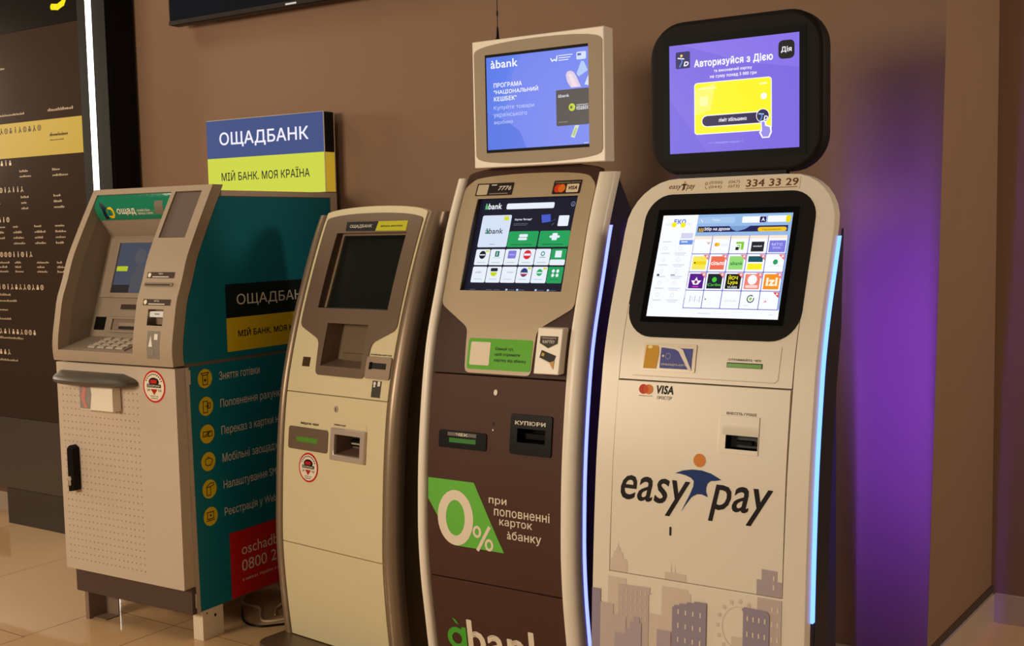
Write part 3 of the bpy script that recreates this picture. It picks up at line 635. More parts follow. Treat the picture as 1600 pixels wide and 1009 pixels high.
for r, v0 in ((0, .551), (1, .738)):
    for c in range(6):
        u0 = .073 + c * .1525; g = c == 5
        a.rect(u0, v0, u0 + .146, v0 + .17, GN if g else WT, 1, r=.01)
        u, v = u0 + .073, v0 + .06
        if r == 0:
            if c == 0: a.disc(u, v, .034, glow(20, 24, 40), 2); a.rect(u - .028, v - .006, u + .028, v + .006, WT, 3); a.rect(u0 + .1, v0 + .01, u0 + .136, v0 + .03, glow(214, 220, 60), 2)
            elif c == 1: a.rect(u - .022, v - .04, u + .02, v + .02, glow(20, 110, 90), 2); a.rect(u - .006, v - .03, u + .002, v + .01, WT, 3); a.rect(u - .04, v + .03, u + .04, v + .034, glow(160, 190, 180), 2)
            elif c == 2: a.rect(u - .042, v - .045, u + .04, v + .04, glow(132, 122, 220), 2, r=.01); a.rect(u - .03, v - .008, u + .028, v + .006, glow(170, 165, 240), 3)
            elif c == 3: a.disc(u, v, .038, glow(214, 40, 50), 2); a.rect(u - .032, v - .012, u + .032, v + .01, WT, 3)
            elif c == 4: a.ring(u, v - .01, .02, .012, glow(30, 130, 120), 2); a.rect(u - .03, v + .025, u + .03, v + .032, glow(140, 150, 160), 2)
            else: a.rect(u0, v0 + .112, u0 + .146, v0 + .17, WT, 2, r=.01); a.rect(u - .032, v - .04, u + .03, v + .03, WT, 2)
            if not g: a.rect(u0 + .03, v0 + .14, u0 + .115, v0 + .145, glow(150, 160, 180), 2)
        else:
            if c == 0: a.text('A.GO', u - .04, v + .01, u + .02, v - .01, DT, 2)
            elif c == 1: a.disc(u, v, .034, glow(196, 214, 30), 2); a.rect(u - .036, v - .045, u + .036, v - .01, glow(26, 30, 44), 3, r=.008); a.rect(u - .036, v - .01, u + .036, v - .002, WT, 3)
            elif c == 2: a.text('uf.gaz', u - .02, v + .006, u + .048, v - .008, glow(60, 66, 90), 2)
            elif c == 3: a.disc(u, v, .036, glow(40, 60, 120), 2); a.rect(u - .032, v + .002, u + .032, v + .014, WT, 3); a.rect(u - .03, v + .016, u + .03, v + .03, glow(200, 40, 40), 3)
            elif c == 4: a.disc(u, v, .028, glow(40, 170, 90), 2); a.rect(u - .024, v - .004, u + .024, v + .008, WT, 3)
            else:
                for du in (-.02, .022):
                    for dv in (-.016, .028): a.disc(u + du, v + dv, .014, WT, 2)
            if c in (3, 4): a.rect(u0 + .105, v0 + .008, u0 + .138, v0 + .028, glow(214, 220, 60), 2)
            a.rect(u0 + .03, v0 + .13, u0 + .11, v0 + .135, glow(170, 182, 200) if not g else glow(20, 100, 58), 2)
for u in (.449, .557, .74, .858): a.rect(u, .972, u + .02, .992, glow(180, 200, 240), 1)
for u in (.08, .25, .33, .48, .58, .77, .885): a.rect(u, .98, u + .06, .985, glow(90, 100, 130), 1)
a.build('screen_image', s3, label='lit app screen with white and green tiles')
a = Art(on(P3, -.0045), step=.02)
a.rect(.083, 1.548, .2205, 1.5865, ink(40, 32, 30), 0, r=.003); a.rect(.088, 1.551, .128, 1.583, ink(206, 190, 164), 1, r=.003); a.text('7776', .166, 1.563, .214, 1.577, WINK, 1, bold=.03, shear=.2); a.rect(.138, 1.579, .158, 1.582, WINK, 1); a.rect(.136, 1.552, .205, 1.555, ink(150, 136, 120), 1)
a.build('phone_sticker', K3, label='dark sticker with the number 7776')
a = Art(on(P3, -.0045), step=.02)
a.rect(.365, 1.545, .462, 1.5855, ink(44, 32, 30), 0, r=.003); a.disc(.383, 1.562, .0125, ink(226, 60, 24), 1); a.disc(.397, 1.562, .0125, ink(240, 120, 30), 2); a.rect(.413, 1.549, .455, 1.574, ink(238, 216, 186), 1, r=.003); a.text('VISA', .42, 1.557, .45, 1.568, KINK, 2, bold=.03, shear=.2); a.text('ПРИЙМАЄМО КАРТКИ', .371, 1.577, .457, 1.5825, ink(190, 172, 150), 1); a.build('payment_sticker', K3, label='dark sticker with payment card logos')
a = Art(on(P3, -.0045), step=.02)
a.rect(.1635, 1.03, .3905, 1.1205, ink(98, 182, 50), 0, r=.008); a.rect(.173, 1.042, .244, 1.11, ink(238, 222, 200), 1, r=.004)
for t, z, w in (('Скануй тут,', 1.086, .065), ('щоб отримати', 1.07, .088), ('картку від àбанку', 1.053, .112)): a.text(t, .262, z, .262 + w, z + .011, KINK, 1, bold=.015)
a.build('green_sticker', K3, label='green sticker with black lettering')
mb = MB(); pf = lin_prof(1.028, P3(1.028) - .03, 1.16, P3(1.16) - .03)
mb.loft([[(x0, pf(z) if f else P3(z) + .005, z) for x0, z, f in ((.417 + i, 1.03 + i, f), (.5015 - i, 1.03 + i, f), (.5015 - i, 1.16 - i, f), (.417 + i, 1.16 - i, f))] for f, i in ((0, 0), (1, 0))], WHITE); cb = mb.build('card_reader', K3, .003, label='white card reader box')
a = Art(on(pf)); a.poly([(.428, 1.137), (.488, 1.137), (.488, 1.117), (.458, 1.103), (.428, 1.117)], ink(66, 56, 50)); a.text('ПРИКЛАДІТЬ', .434, 1.129, .482, 1.134, WINK, 1); a.text('КАРТКУ', .438, 1.117, .478, 1.126, WINK, 1, bold=.03)
a.poly([(.432, 1.077), (.437, 1.098), (.487, 1.083), (.48, 1.06)], ink(46, 42, 40)); a.poly([(.431, 1.074), (.432, 1.077), (.48, 1.06), (.479, 1.056)], WINK); a.poly([(.438, 1.082), (.44, 1.091), (.449, 1.088), (.447, 1.08)], ink(206, 170, 60), 1); a.poly([(.468, 1.064), (.483, 1.069), (.482, 1.045), (.476, 1.052)], ink(214, 160, 96), 2)
a.build('reader_sticker', cb, label='arrow and bank card print')
mb = MB(); plate(mb, rect(.038, .3925, .5105, 1.0095), [rect(.36, .828, .455, .868)], P3, 0, .025, BROWN); md = mb.build('middle_door', K3, .0015)
mb = MB(); plate(mb, rect(.038, .012, .5105, .3885), [], P3, 0, .025, BROWN); ld = mb.build('lower_door', K3, .0015)
mb = MB(); plate(mb, ellipse(.2745, .965, .0065, .0085, 18), [], P3, -.003, .004, ink(240, 230, 214), step=None); mb.build('lock', K3)
mb = MB(); plate(mb, rrect(.270, .868, .2745, .878, .002, 2), [], P3, -.001, .002, HOLE, step=None); plate(mb, ellipse(.2715, .855, .002, .003, 10), [], P3, -.001, .002, STEEL, step=None); mb.build('keyhole', K3)
mb = MB(); plate(mb, rrect(.077, .791, .2515, .8425, .007), [], P3, -.004, .006, BLACK); ro = mb.build('receipt_outlet', K3, .001)
a = Art(on(P3, -.0045)); a.rect(.11, .8275, .216, .8385, ink(112, 104, 100)); a.text('ЧЕК', .142, .8285, .185, .8375, WINK, 1, bold=.03); a.build('receipt_label', ro)
mb = MB(); plate(mb, rect(.117, .808, .214, .8215), [], P3, -.0052, .003, mat('green_slot_dim', (60, 130, 30), .25, em=.5), step=None); mb.build('lit_slot', ro, label='green lit receipt slot')
mb = MB(); plate(mb, rrect(.335, .793, .4765, .9085, .007), [rect(.36, .828, .455, .868)], P3, -.005, .008, BLACK); ki = mb.build('cash_inlet', K3, .0015)
a = Art(on(P3, -.0055)); a.text('КУПЮРИ', .352, .8785, .456, .8905, WINK, 1, bold=.04); a.build('inlet_lettering', ki)
mb = MB(); recess(mb, .36, .455, .828, .868, P3, .045, BLACK, inset=.008, top=.005, bottom=.005); mb.box(.37, .448, P3(.85) + .022, P3(.85) + .04, .834, .85, SOFTBLACK); mb.build('inlet_mouth', ki)
a = Art(on(P3), step=.03); GR = ink(108, 194, 72); WG = ink(240, 226, 204)
a.poly([(.0385, .694), (.209, .694), (.317, .4965), (.135, .4965), (.0385, .63)], GR)
a.poly([(.142 + .066 * math.cos(t), .581 + .084 * math.sin(t)) for t in [2 * math.pi * k / 40 for k in range(40)]], WG, 1, [[(.142 + .035 * math.cos(t), .581 + .054 * math.sin(t)) for t in [2 * math.pi * k / 30 for k in range(30)]]])
for cx_, cz_ in ((.2215, .5485), (.2645, .5135)): a.poly(ellipse(cx_, cz_, .0155, .0185, 20), WG, 1, [ellipse(cx_, cz_, .0075, .0105, 16)])
a.line([(.2235, .494), (.2655, .566)], .0105, WG, 1); a.build('zero_percent_print', md, label='green parallelogram with a white 0%')
a = Art(on(P3), step=.03)
for t, x0, x1, z0, z1 in (('при', .264, .327, .6345, .657), ('поповненні', .283, .475, .6055, .6335), ('карток', .302, .416, .5725, .597), ('àбанку', .329, .447, .534, .5665)): a.text(t, x0, z0, x1, z1, WG, 1, bold=.012)
a.build('slogan_print', md, label='white slogan lettering')
a = Art(on(P3), step=.03)
a.text('bank', .158, .154, .452, .265, WG, 1, bold=.02); a.ring(.117, .196, .036, .0185, ink(84, 176, 56), 1); a.rect(.137, .158, .154, .236, ink(84, 176, 56), 2); a.poly([(.104, .262), (.118, .256), (.128, .242), (.116, .246)], ink(84, 176, 56), 1)
a.build('bank_name_print', ld, label='large bank name lettering')

# advertising display on the brown kiosk
M3 = Thing('advertising_display', 'white framed advertising display with a blue picture above the brown kiosk', 'display', BOx, 0, (.32, .21, 1.632), group=None)
YM = .168
mb = MB(); mb.box(.092, .5555, YM, YM + .055, 1.6335, 2.0195, WHITE); mb.build('casing', M3, .003)
NK = MB(); NK.box(.24, .41, .264, .284, 1.602, 1.75, NAVY); NK.box(.24, .41, YM + .054, .266, 1.66, 1.75, NAVY); NK.build('mounting_plate', M3)
BZ = soften([(.099, 1.983), (.105, 1.99)] + [(.325 - .215 * math.cos(t), 1.99 + .02 * math.sin(t)) for t in [math.pi * k / 10 for k in range(1, 10)]] + [(.543, 1.99), (.5495, 1.982), (.5475, 1.67), (.541, 1.66)] + [(.325 + .212 * math.cos(t), 1.66 - .019 * math.sin(t)) for t in [math.pi * k / 10 for k in range(1, 10)]] + [(.108, 1.66), (.1005, 1.67)], .004, 2)
mb = MB(); plate(mb, BZ, [rect(.14, 1.6775, .5037, 1.975)], const(YM), -.002, .002, BEIGE3, step=None); mb.build('bezel', M3)
mb = MB(); mb.box(.14, .5037, YM - .0006, YM + .004, 1.6775, 1.975, DISPLAY); d3 = mb.build('screen', M3)
a = Art(lambda x, z, d: (x, YM - .0007 + d, z), frame=(.1447, 1.9665, .5037, 1.6868), gap=.0003)
B0 = glow(74, 112, 226); B1 = glow(106, 128, 236)
a.rect(0, 0, 1, 1, B1); a.poly([(0, 0), (.36, 0), (.26, .2), (.225, .4), (.2, .66), (0, .62)], glow(88, 124, 234), 1)
a.poly([(0, .6), (.2, .7), (.33, .82), (.39, 1), (0, 1)], B0, 2)
a.poly([(0, 0), (.3, 0), (.18, .3), (.1, .6), (0, .62)], glow(80, 118, 232), 2)
a.text('àbank', .046, .124, .32, .035, glow(246, 248, 255), 3, bold=.015)
a.text('ПРОГРАМА', .073, .332, .359, .282, glow(246, 248, 255), 3, bold=.02); a.text('"НАЦІОНАЛЬНИЙ', .073, .41, .519, .348, glow(246, 248, 255), 3, bold=.02); a.text('КЕШБЕК"', .073, .477, .304, .43, glow(246, 248, 255), 3, bold=.02)
LB = glow(196, 208, 250)
a.text('Купуйте товари', .07, .58, .476, .525, LB, 3); a.text('українського', .068, .66, .405, .6, LB, 3); a.text('виробника', .07, .735, .26, .685, LB, 3)
a.line([(.646, .085), (.66, .113), (.68, .1), (.7, .113), (.707, .065)], .004, WT, 3)
for k in range(3): a.rect(.719, .06 + k * .024, .855 - k * .02, .068 + k * .024, WT, 3)
a.rect(.89, .046, .98, .125, glow(205, 220, 250), 3, r=.01); a.rect(.9, .062, .935, .085, glow(70, 90, 160), 4)
a.poly([(.787, .27), (.80, .24), (.83, .23), (.86, .245), (.885, .29), (.93, .407), (.835, .407), (.80, .34)], glow(216, 200, 226), 3); a.poly([(.81, .27), (.84, .26), (.9, .4), (.85, .4)], glow(236, 214, 226), 4)
a.poly([(.889, .27), (.935, .14), (.96, .15), (.995, .245), (.91, .3)], glow(170, 196, 244), 3); a.poly([(.962, .385), (1, .29), (1, .4)], glow(206, 220, 250), 3)
a.rect(.692, .422, 1.0, .796, glow(56, 54, 60), 4, r=.01); a.text('àbank', .712, .5, .819, .466, WT, 5); a.disc(.842, .61, .031, glow(190, 206, 40), 5); a.disc(.836, .61, .012, glow(90, 100, 20), 6)
a.rect(.885, .585, .995, .595, glow(170, 170, 176), 5); a.text('КЕШБЕК', .885, .64, .997, .603, glow(236, 236, 240), 5, bold=.02); a.rect(.71, .755, .8, .76, glow(150, 150, 156), 5)
a.poly([(.826, .915), (.868, .8), (.908, .8), (.862, .93)], glow(206, 216, 190), 3); a.poly([(.84, .9), (.87, .83), (.89, .82), (.86, .91)], glow(170, 190, 120), 4); a.rect(.95, .985, .99, .99, WT, 3)
a.build('screen_image', d3, label='lit blue advertisement')

# thin aerial on top of that display
AE = Thing('antenna', 'thin black antenna standing on top of the white framed display', 'antenna', BOx, 0, (.168, YM + .03, 2.0195))
ax_, ay_ = .168, YM + .03
mb = MB(); mb.loft([[(ax_ + r * math.cos(2 * math.pi * k / 14), ay_ + r * math.sin(2 * math.pi * k / 14), z) for k in range(14)] for z, r in ((2.0197, .0085), (2.024, .008), (2.03, .0045), (2.055, .003), (2.062, .0022))], BLACK); mb.build('base', AE)
mb = MB(); mb.tube([(ax_, ay_, 2.06), (ax_, ay_, 2.098)], .0014, BLACK, 8); mb.tube([(ax_, ay_, 2.095), (ax_, ay_, 2.11)], .003, BLACK, 8); mb.tube([(ax_, ay_, 2.108), (ax_, ay_, 2.32)], .0014, BLACK, 8); mb.build('mast', AE)

# ------------------------------------------------------------------ cream kiosk on the right
EO = (-1.482, 2.66, 0)
K4 = Thing('payment_kiosk', 'cream payment kiosk printed with a skyline and a large logo, its screen lit', 'payment kiosk', EO, 0, (.29, .2, 0))
P4 = profile([(0, -.075), (.2, -.075), (.34, -.073), (.45, -.067), (.6, -.057), (.72, -.047), (.86, -.032), (1.045, .0), (1.11, .014), (1.22, .05), (1.3, .083), (1.39, .122), (1.47, .155), (1.58, .198)])
OUT4 = [(-.002, 0), (.573, 0), (.5745, 1.44)] + [(.575 - .13 + .13 * math.cos(t), 1.44 + .131 * math.sin(t)) for t in [math.pi / 2 * k / 8 for k in range(1, 8)]] + [(.43, 1.5705), (.135, 1.5695)] + [(.133 - .133 * math.sin(t), 1.44 + .1295 * math.cos(t)) for t in [math.pi / 2 * k / 8 for k in range(1, 8)]] + [(.0, 1.43)]
CON = rrect(.0555, 1.1585, .525, 1.5275, [.075, .075, .07, .07], 8)
HOLE4 = [(.0475, .5505), (.5175, .5505), (.5225, 1.21), (.5225, 1.45)] + [p for p in CON if p[1] > 1.456] + [(.056, 1.45), (.0515, 1.21)]
mb = MB(); plate(mb, OUT4, [HOLE4], P4, 0, .04, WHITE); fr4 = mb.build('front_frame', K4, .004, 3)
mb = MB(); mb.prism([(P4(z) + .03, z) for z in frange(0, 1.5, 20)] + [(.32, 1.5), (.40, 1.4), (.40, 0)], 'x', .075, .498, NAVY); mb.build('body', K4)
mb = MB(); plate(mb, rect(.05, .553, .516, 1.0455), [rect(.359, .896, .4425, .9295)], P4, 0, .02, WHITE); dr4 = mb.build('door', K4, .001)
mb = MB(); plate(mb, [(.0515, 1.0495), (.5185, 1.0495), (.5215, 1.24), (.053, 1.24)], [], P4, 0, .02, WHITE); mb.build('tray_panel', K4, .001)
mb = MB(); plate(mb, CON, [], P4, -.002, .02, SOFTBLACK); mb.build('console', K4, .002)
p4s = lin_prof(1.197, P4(1.197) - .0045, 1.487, P4(1.487) - .0045)
p4s_ = lambda z: P4(z) - .0028
mb = MB(); plate(mb, rect(.0945, 1.197, .481, 1.487), [], p4s_, -.0012, .003, PIANO); s4 = mb.build('screen', K4)
a = Art(on(p4s_, -.0016), frame=(.1115, 1.4715, .468, 1.2115), step=.03, gap=.0004)
PW = glow(250, 252, 255); LBL = glow(150, 186, 232); FB = glow(214, 224, 238); VI = glow(96, 96, 200)
a.rect(0, 0, 1, 1, PW); a.poly([(.283, 0), (1, 0), (1, .9), (.992, .915), (.28, .25)], LBL, 1); a.rect(0, .93, 1, 1, PW, 2)
a.rect(0, 0, .281, .93, PW, 2)
a.rect(.288, .028, .574, .088, glow(168, 200, 240), 2, r=.008); a.text('Пошук', .4, .068, .46, .045, PW, 3); a.line([(.31, .05), (.325, .075)], .0015, PW, 3)
a.rect(.629, .027, .811, .089, PW, 2, r=.008); a.rect(.762, .03, .81, .088, glow(36, 24, 96), 3, r=.006); a.text('A', .775, .075, .8, .042, PW, 4, bold=.03)
a.rect(.82, .024, .965, .086, PW, 2, r=.008); a.rect(.955, .02, .99, .092, glow(240, 220, 10), 3, r=.015)
a.rect(.295, .118, .978, .175, glow(36, 34, 90), 2); a.poly([(.54, .118), (.7, .118), (.66, .15), (.6, .17), (.56, .15)], glow(120, 160, 210), 3); a.text('Збір на дрони', .345, .166, .545, .128, PW, 3, bold=.02); a.rect(.757, .133, .97, .175, glow(244, 196, 30), 3, r=.015); a.text('Підтримати', .79, .168, .93, .148, glow(90, 60, 10), 4)
for k in range(3): a.rect(.305 + k * .014, .135, .312 + k * .014, .172, glow(240, 200, 30), 3)
a.text('ЕКО', .095, .09, .19, .04, glow(90, 110, 220), 3, bold=.04); a.disc(.1, .095, .02, glow(246, 236, 30), 4); a.disc(.172, .1, .02, glow(246, 236, 30), 4); a.text('easy', .03, .11, .09, .08, FB, 3); a.text('pay', .19, .11, .24, .08, FB, 3)
a.rect(.17, .18, .265, .235, glow(214, 214, 240), 3); a.rect(.165, .25, .272, .295, glow(110, 146, 226), 3); a.rect(.18, .262, .23, .272, PW, 4)
for k in range(6):
    v = .26 + k * .115
    a.rect(.03, v, .1, v + .012, FB, 3)
    if k: a.ring(.06, v - .045, .014, .011, FB, 3); a.ring(.18, v - .045, .014, .011, FB, 3); a.rect(.14, v, .235, v + .01, FB, 3); a.rect(.15, v + .018, .22, v + .026, FB, 3)
a.rect(.03, .585, .05, .605, glow(60, 70, 90), 4); a.rect(.14, .59, .175, .6, glow(120, 130, 150), 4)
a.rect(.278, .215, .99, .915, VI, 2)
RD = glow(240, 120, 120)
def tile(r, c, draw=True):
    return .2835 + c * .1416, (.213, .392, .567, .744)[r], .136, (.172, .168, .17, .164)[r]
for r in range(4):
    for c in range(5):
        u, v, w, h = tile(r, c); a.rect(u, v, u + w, v + h, PW, 3, r=.004); m_ = (u + w / 2, v + h / 2)
        T = lambda col, x=.014, y=.02: a.rect(u + x, v + y, u + w - x, v + h - y, glow(*col), 4)
        if r == 0:
            if c == 0: a.poly([(u + .1, v + .06), (u + .115, v + .085), (u + .13, v + .06)], glow(240, 170, 170), 4)
            if c == 1: a.disc(u + .035, v + .085, .013, glow(240, 150, 20), 4); a.disc(u + .05, v + .085, .013, glow(240, 200, 20), 5); a.text('VISA', u + .07, v + .1, u + .125, v + .075, FB, 4)
            if c == 2: a.poly([(u + .045, v + .06), (u + .105, v + .06), (u + .105, v + .135), (u + .085, v + .135), (u + .085, v + .08), (u + .045, v + .08)], glow(130, 206, 50), 4); a.rect(u + .045, v + .11, u + .07, v + .14, glow(26, 40, 26), 4); a.poly([(u + .055, v + .09), (u + .078, v + .09), (u + .078, v + .13), (u + .072, v + .13), (u + .072, v + .1), (u + .055, v + .1)], glow(130, 206, 50), 4)
            if c == 3: a.rect(u + .02, v + .06, u + .115, v + .155, glow(38, 36, 42), 4); a.text('monobank', u + .035, v + .11, u + .1, v + .095, PW, 5, bold=.02)
            if c == 4: a.rect(u + .01, v + .05, u + .13, v + .162, glow(126, 122, 224), 4); a.text('МТС', u + .03, v + .1, u + .11, v + .075, glow(206, 206, 255), 5, bold=.02); a.text('BANK', u + .04, v + .13, u + .1, v + .11, glow(206, 206, 255), 5)
            a.rect(u, v, u + w, v + .03, glow(252, 232, 214), 5)  # pale band: reflection of a ceiling light painted over the tiles
        elif r == 1:
            T(((246, 232, 90), (240, 110, 84), (150, 220, 120), (250, 240, 30), (250, 252, 255))[c])
            if c == 0: a.rect(u + .03, v + .07, u + .12, v + .1, glow(244, 214, 10), 5); a.rect(u + .028, v + .075, u + .04, v + .09, glow(70, 70, 20), 6)
            if c == 1: a.text('сільпо', u + .02, v + .105, u + .12, v + .065, PW, 5, bold=.03)
            if c == 2: a.text('abank', u + .025, v + .105, u + .118, v + .07, glow(20, 130, 60), 5, bold=.02)
            if c == 3: a.rect(u + .014, v + .02, u + w - .014, v + .075, glow(24, 84, 96), 5); a.rect(u + .014, v + .075, u + w - .014, v + .09, PW, 5)
            if c == 4: a.disc(u + .075, v + .075, .018, glow(40, 160, 100), 5); a.rect(u + .03, v + .108, u + .12, v + .112, FB, 5)
        elif r == 2:
            T(((88, 26, 140), (28, 36, 48), (16, 18, 20), (240, 132, 116), (244, 148, 32))[c], .012, .014)
            if c == 0: a.poly([(u + .03, v + .08), (u + .055, v + .08), (u + .068, v + .045), (u + .08, v + .08), (u + .108, v + .08), (u + .085, v + .12), (u + .05, v + .12)], PW, 5); a.disc(u + .068, v + .095, .012, glow(150, 20, 110), 6); a.rect(u + .045, v + .135, u + .092, v + .143, glow(240, 70, 200), 5)
            if c == 1: a.disc(u + .066, v + .07, .018, glow(70, 206, 60), 5); a.text('Caribe', u + .02, v + .13, u + .118, v + .105, glow(90, 220, 60), 5)
            if c == 2: a.text('ЙОЧ', u + .03, v + .07, u + .1, v + .025, glow(244, 232, 30), 5, bold=.03); a.text('Lypa', u + .03, v + .12, u + .105, v + .075, glow(244, 232, 30), 5, bold=.02); a.text('VUSES', u + .03, v + .15, u + .105, v + .13, PW, 5)
            if c == 3: a.disc(u + .068, v + .068, .034, PW, 5); a.rect(u + .022, v + .118, u + .114, v + .145, glow(250, 214, 206), 5, r=.008)
            if c == 4: a.text('izi', u + .028, v + .125, u + .112, v + .045, glow(255, 244, 214), 5, bold=.05)
        else:
            if c == 0: a.text('|:|.|', u + .04, v + .11, u + .12, v + .05, glow(190, 190, 230), 4)
            if c == 1: a.disc(u + .02, v + .08, .005, glow(60, 60, 110), 4)
            if c == 2: a.text('МЕЛОМ', u + .03, v + .1, u + .11, v + .085, glow(190, 196, 226), 4)
            if c == 3: a.ring(u + .075, v + .07, .027, .02, glow(26, 56, 46), 4); a.disc(u + .075, v + .07, .01, glow(130, 210, 60), 4); a.rect(u + .09, v + .035, u + .105, v + .06, PW, 5); a.rect(u + .03, v + .128, u + .065, v + .134, FB, 4)
            if c == 4: a.line([(u + .035, v + .1), (u + .045, v + .085), (u + .05, v + .1)], .0016, glow(230, 60, 70), 4)
        if r in (1, 2) or (r == 3 and c == 4): a.poly([(u + w - .045, v + .004), (u + w, v + .004), (u + w, v + .06)], glow(226, 60, 66) if r == 3 else RD, 6); a.rect(u + w - .02, v + .012, u + w - .008, v + .03, PW, 7)
a.rect(.4, .955, .5, .965, FB, 3); a.rect(.52, .955, .63, .963, glow(240, 242, 250), 3); a.rect(.93, .955, .96, .962, FB, 3)
a.build('screen_image', s4, label='lit white menu screen with coloured tiles')
a = Art(on(P4, -.0002), step=.02)
a.rect(.105, 1.5315, .4735, 1.5625, ink(240, 226, 200), 0, r=.003); BRN = ink(92, 62, 44)
a.text('easy', .112, 1.538, .148, 1.5515, BRN, 1, shear=.25); a.poly([(.146, 1.553), (.155, 1.556), (.166, 1.553), (.158, 1.55), (.158, 1.541), (.15, 1.536), (.153, 1.549)], BRN, 1); a.disc(.156, 1.559, .0022, ink(200, 120, 40), 1); a.text('pay', .162, 1.536, .187, 1.5515, BRN, 1, shear=.25)
GY = ink(150, 124, 98)
a.text('(050)', .227, 1.5495, .263, 1.559, GY, 1); a.text('(067)', .281, 1.5495, .312, 1.559, GY, 1); a.text('(044)', .227, 1.538, .263, 1.5475, GY, 1); a.text('(073)', .281, 1.538, .312, 1.5475, GY, 1)
a.ring(.219, 1.553, .004, .0026, GY, 1); a.line([(.2165, 1.545), (.219, 1.54), (.222, 1.539)], .0018, GY, 1)
a.text('334 33 29', .33, 1.5405, .469, 1.5595, ink(120, 66, 44), 1, bold=.012); a.rect(.33, 1.5355, .468, 1.5375, GY, 1); a.build('phone_label', K4, label='pale label with the service phone number')
a = Art(on(P4, -.0002), step=.03)
LNE = ink(196, 176, 150)
a.line([(.09, 1.0605), (.475, 1.0605)], .0014, LNE); a.line([(.475, 1.0605), (.483, 1.068), (.486, 1.145)], .0014, LNE); a.build('tray_groove', K4)
mb = MB(); plate(mb, rrect(.116, 1.0745, .264, 1.1435, .004, 3), [], P4, -.003, .004, mat('reader_cream', (234, 220, 196), .3)); rd = mb.build('card_reader', K4, .001)
a = Art(on(P4, -.0034), step=.02); a.poly([(.12, 1.08), (.1235, 1.138), (.158, 1.1385), (.161, 1.12), (.157, 1.08)], ink(214, 158, 44)); a.disc(.135, 1.134, .007, ink(252, 236, 160), 1, rb=.004); a.rect(.1665, 1.082, .2545, 1.1335, ink(84, 88, 164)); a.text('ПРИКЛАДІТЬ КАРТКУ', .171, 1.0885, .247, 1.0945, WINK, 1, bold=.02); a.disc(.174, 1.113, .003, WINK, 1); a.ring(.188, 1.113, .008, .006, ink(150, 150, 196), 1)
a.poly([(.158, 1.1355), (.16, 1.1405), (.214, 1.136), (.228, 1.13), (.2565, 1.08), (.2485, 1.079), (.216, 1.126), (.205, 1.131)], ink(244, 234, 220), 2); a.build('reader_sticker', rd, label='yellow and blue contactless card print under a painted white reflection')  # white diagonal band: reflection on the clear guard, painted on
mb = MB(); plate(mb, rect(.348, 1.0925, .4405, 1.1045), [], P4, -.001, .002, HOLE, step=None); plate(mb, rect(.3495, 1.0935, .439, 1.1025), [], P4, -.002, .002, mat('green_receipt_light', (80, 130, 16), .25, em=.8), step=None); rs4 = mb.build('receipt_slot', K4, label='green lit receipt slot')
a = Art(on(P4, -.0002)); a.text('ОТРИМАЙТЕ ЧЕК', .351, 1.109, .437, 1.1155, KINK, 0, bold=.01); a.build('receipt_lettering', K4)
a = Art(on(P4, -.0002)); a.disc(.124, 1.0265, .0125, ink(206, 64, 32)); a.disc(.139, 1.0265, .0125, ink(232, 128, 50), 1); a.disc(.1315, 1.0265, .006, ink(218, 90, 36), 2, rb=.0095); a.text('mastercard', .112, 1.0085, .15, 1.0115, KINK, 0); a.text('VISA', .1615, 1.0165, .2095, 1.0385, KINK, 0, bold=.035, shear=.15); a.text('ПРОСТІР', .1645, 1.003, .206, 1.0115, KINK, 0, shear=.25); a.build('payment_logos', dr4, label='payment card logos')
a = Art(on(P4, -.0002)); a.text('ВНЕСІТЬ ГРОШІ', .357, .9785, .4345, .985, KINK, 0, bold=.01); a.build('inlet_lettering', dr4)
mb = MB(); plate(mb, rect(.341, .885, .444, .976), [rect(.359, .896, .4425, .9295)], P4, -.0025, .003, WHITE); bi = mb.build('cash_inlet', K4, .0015)
mb = MB(); recess(mb, .359, .4425, .896, .9295, P4, .05, HOLE, inset=.004); mb.box(.378, .422, P4(.91) + .012, P4(.91) + .03, .905, .914, SOFTBLACK); mb.build('inlet_mouth', bi)
a = Art(on(P4, -.0002), step=.03); NB = ink(22, 52, 118); IK = ink(24, 16, 18)
a.text('easy', .075, .713, .2695, .806, IK, 0, bold=.008, shear=.26); a.build('logo_lettering', dr4, label='black italic first word of the logo')
a = Art(on(P4, -.0002), step=.03); a.text('pay', .321, .715, .4865, .8075, IK, 0, bold=.008, shear=.26); a.build('logo_lettering', dr4, label='black italic second word of the logo')
a = Art(on(P4, -.0002), step=.03)
arc = [(.2275, .823), (.25, .832), (.275, .8365), (.3, .8365), (.325, .831), (.3525, .8185), (.34, .815), (.325, .813), (.317, .806), (.3135, .795), (.3135, .785), (.3185, .7725), (.302, .7775), (.29, .777), (.275, .768), (.262, .75), (.2475, .7285), (.257, .748), (.27, .774), (.2785, .795), (.2795, .808), (.272, .815), (.258, .82), (.243, .8225)]
a.poly(arc, NB); a.disc(.2925, .8605, .0165, ink(222, 138, 58)); a.build('logo_figure', dr4, label='blue figure with an orange head')
mb = MB(); plate(mb, rrect(.217, .6645, .2225, .687, .002, 2), [], P4, -.001, .003, HOLE, step=None); mb.build('keyhole', K4)
def skyline(items):
    for pts, m, l in items: a.poly(pts, m, l)
L1, L2, L3 = ink(220, 204, 190), ink(202, 186, 182), ink(182, 168, 176); L4 = ink(158, 146, 166)
def tower(x0, x1, z, m, l, z0=0.): a.rect(x0, z0, x1, z, m, l)
def wins(x0, x1, z0, z1, nx, nz, l, m=WG):
    for i in range(nx):
        for j in range(nz):
            x = x0 + (i + .5) * (x1 - x0) / nx; z = z1 - (j + .5) * (z1 - z0) / nz
            a.rect(x - .0016, z - .006, x + .0016, z + .006, m, l)
a = Art(on(P4, -.0002), step=.04)
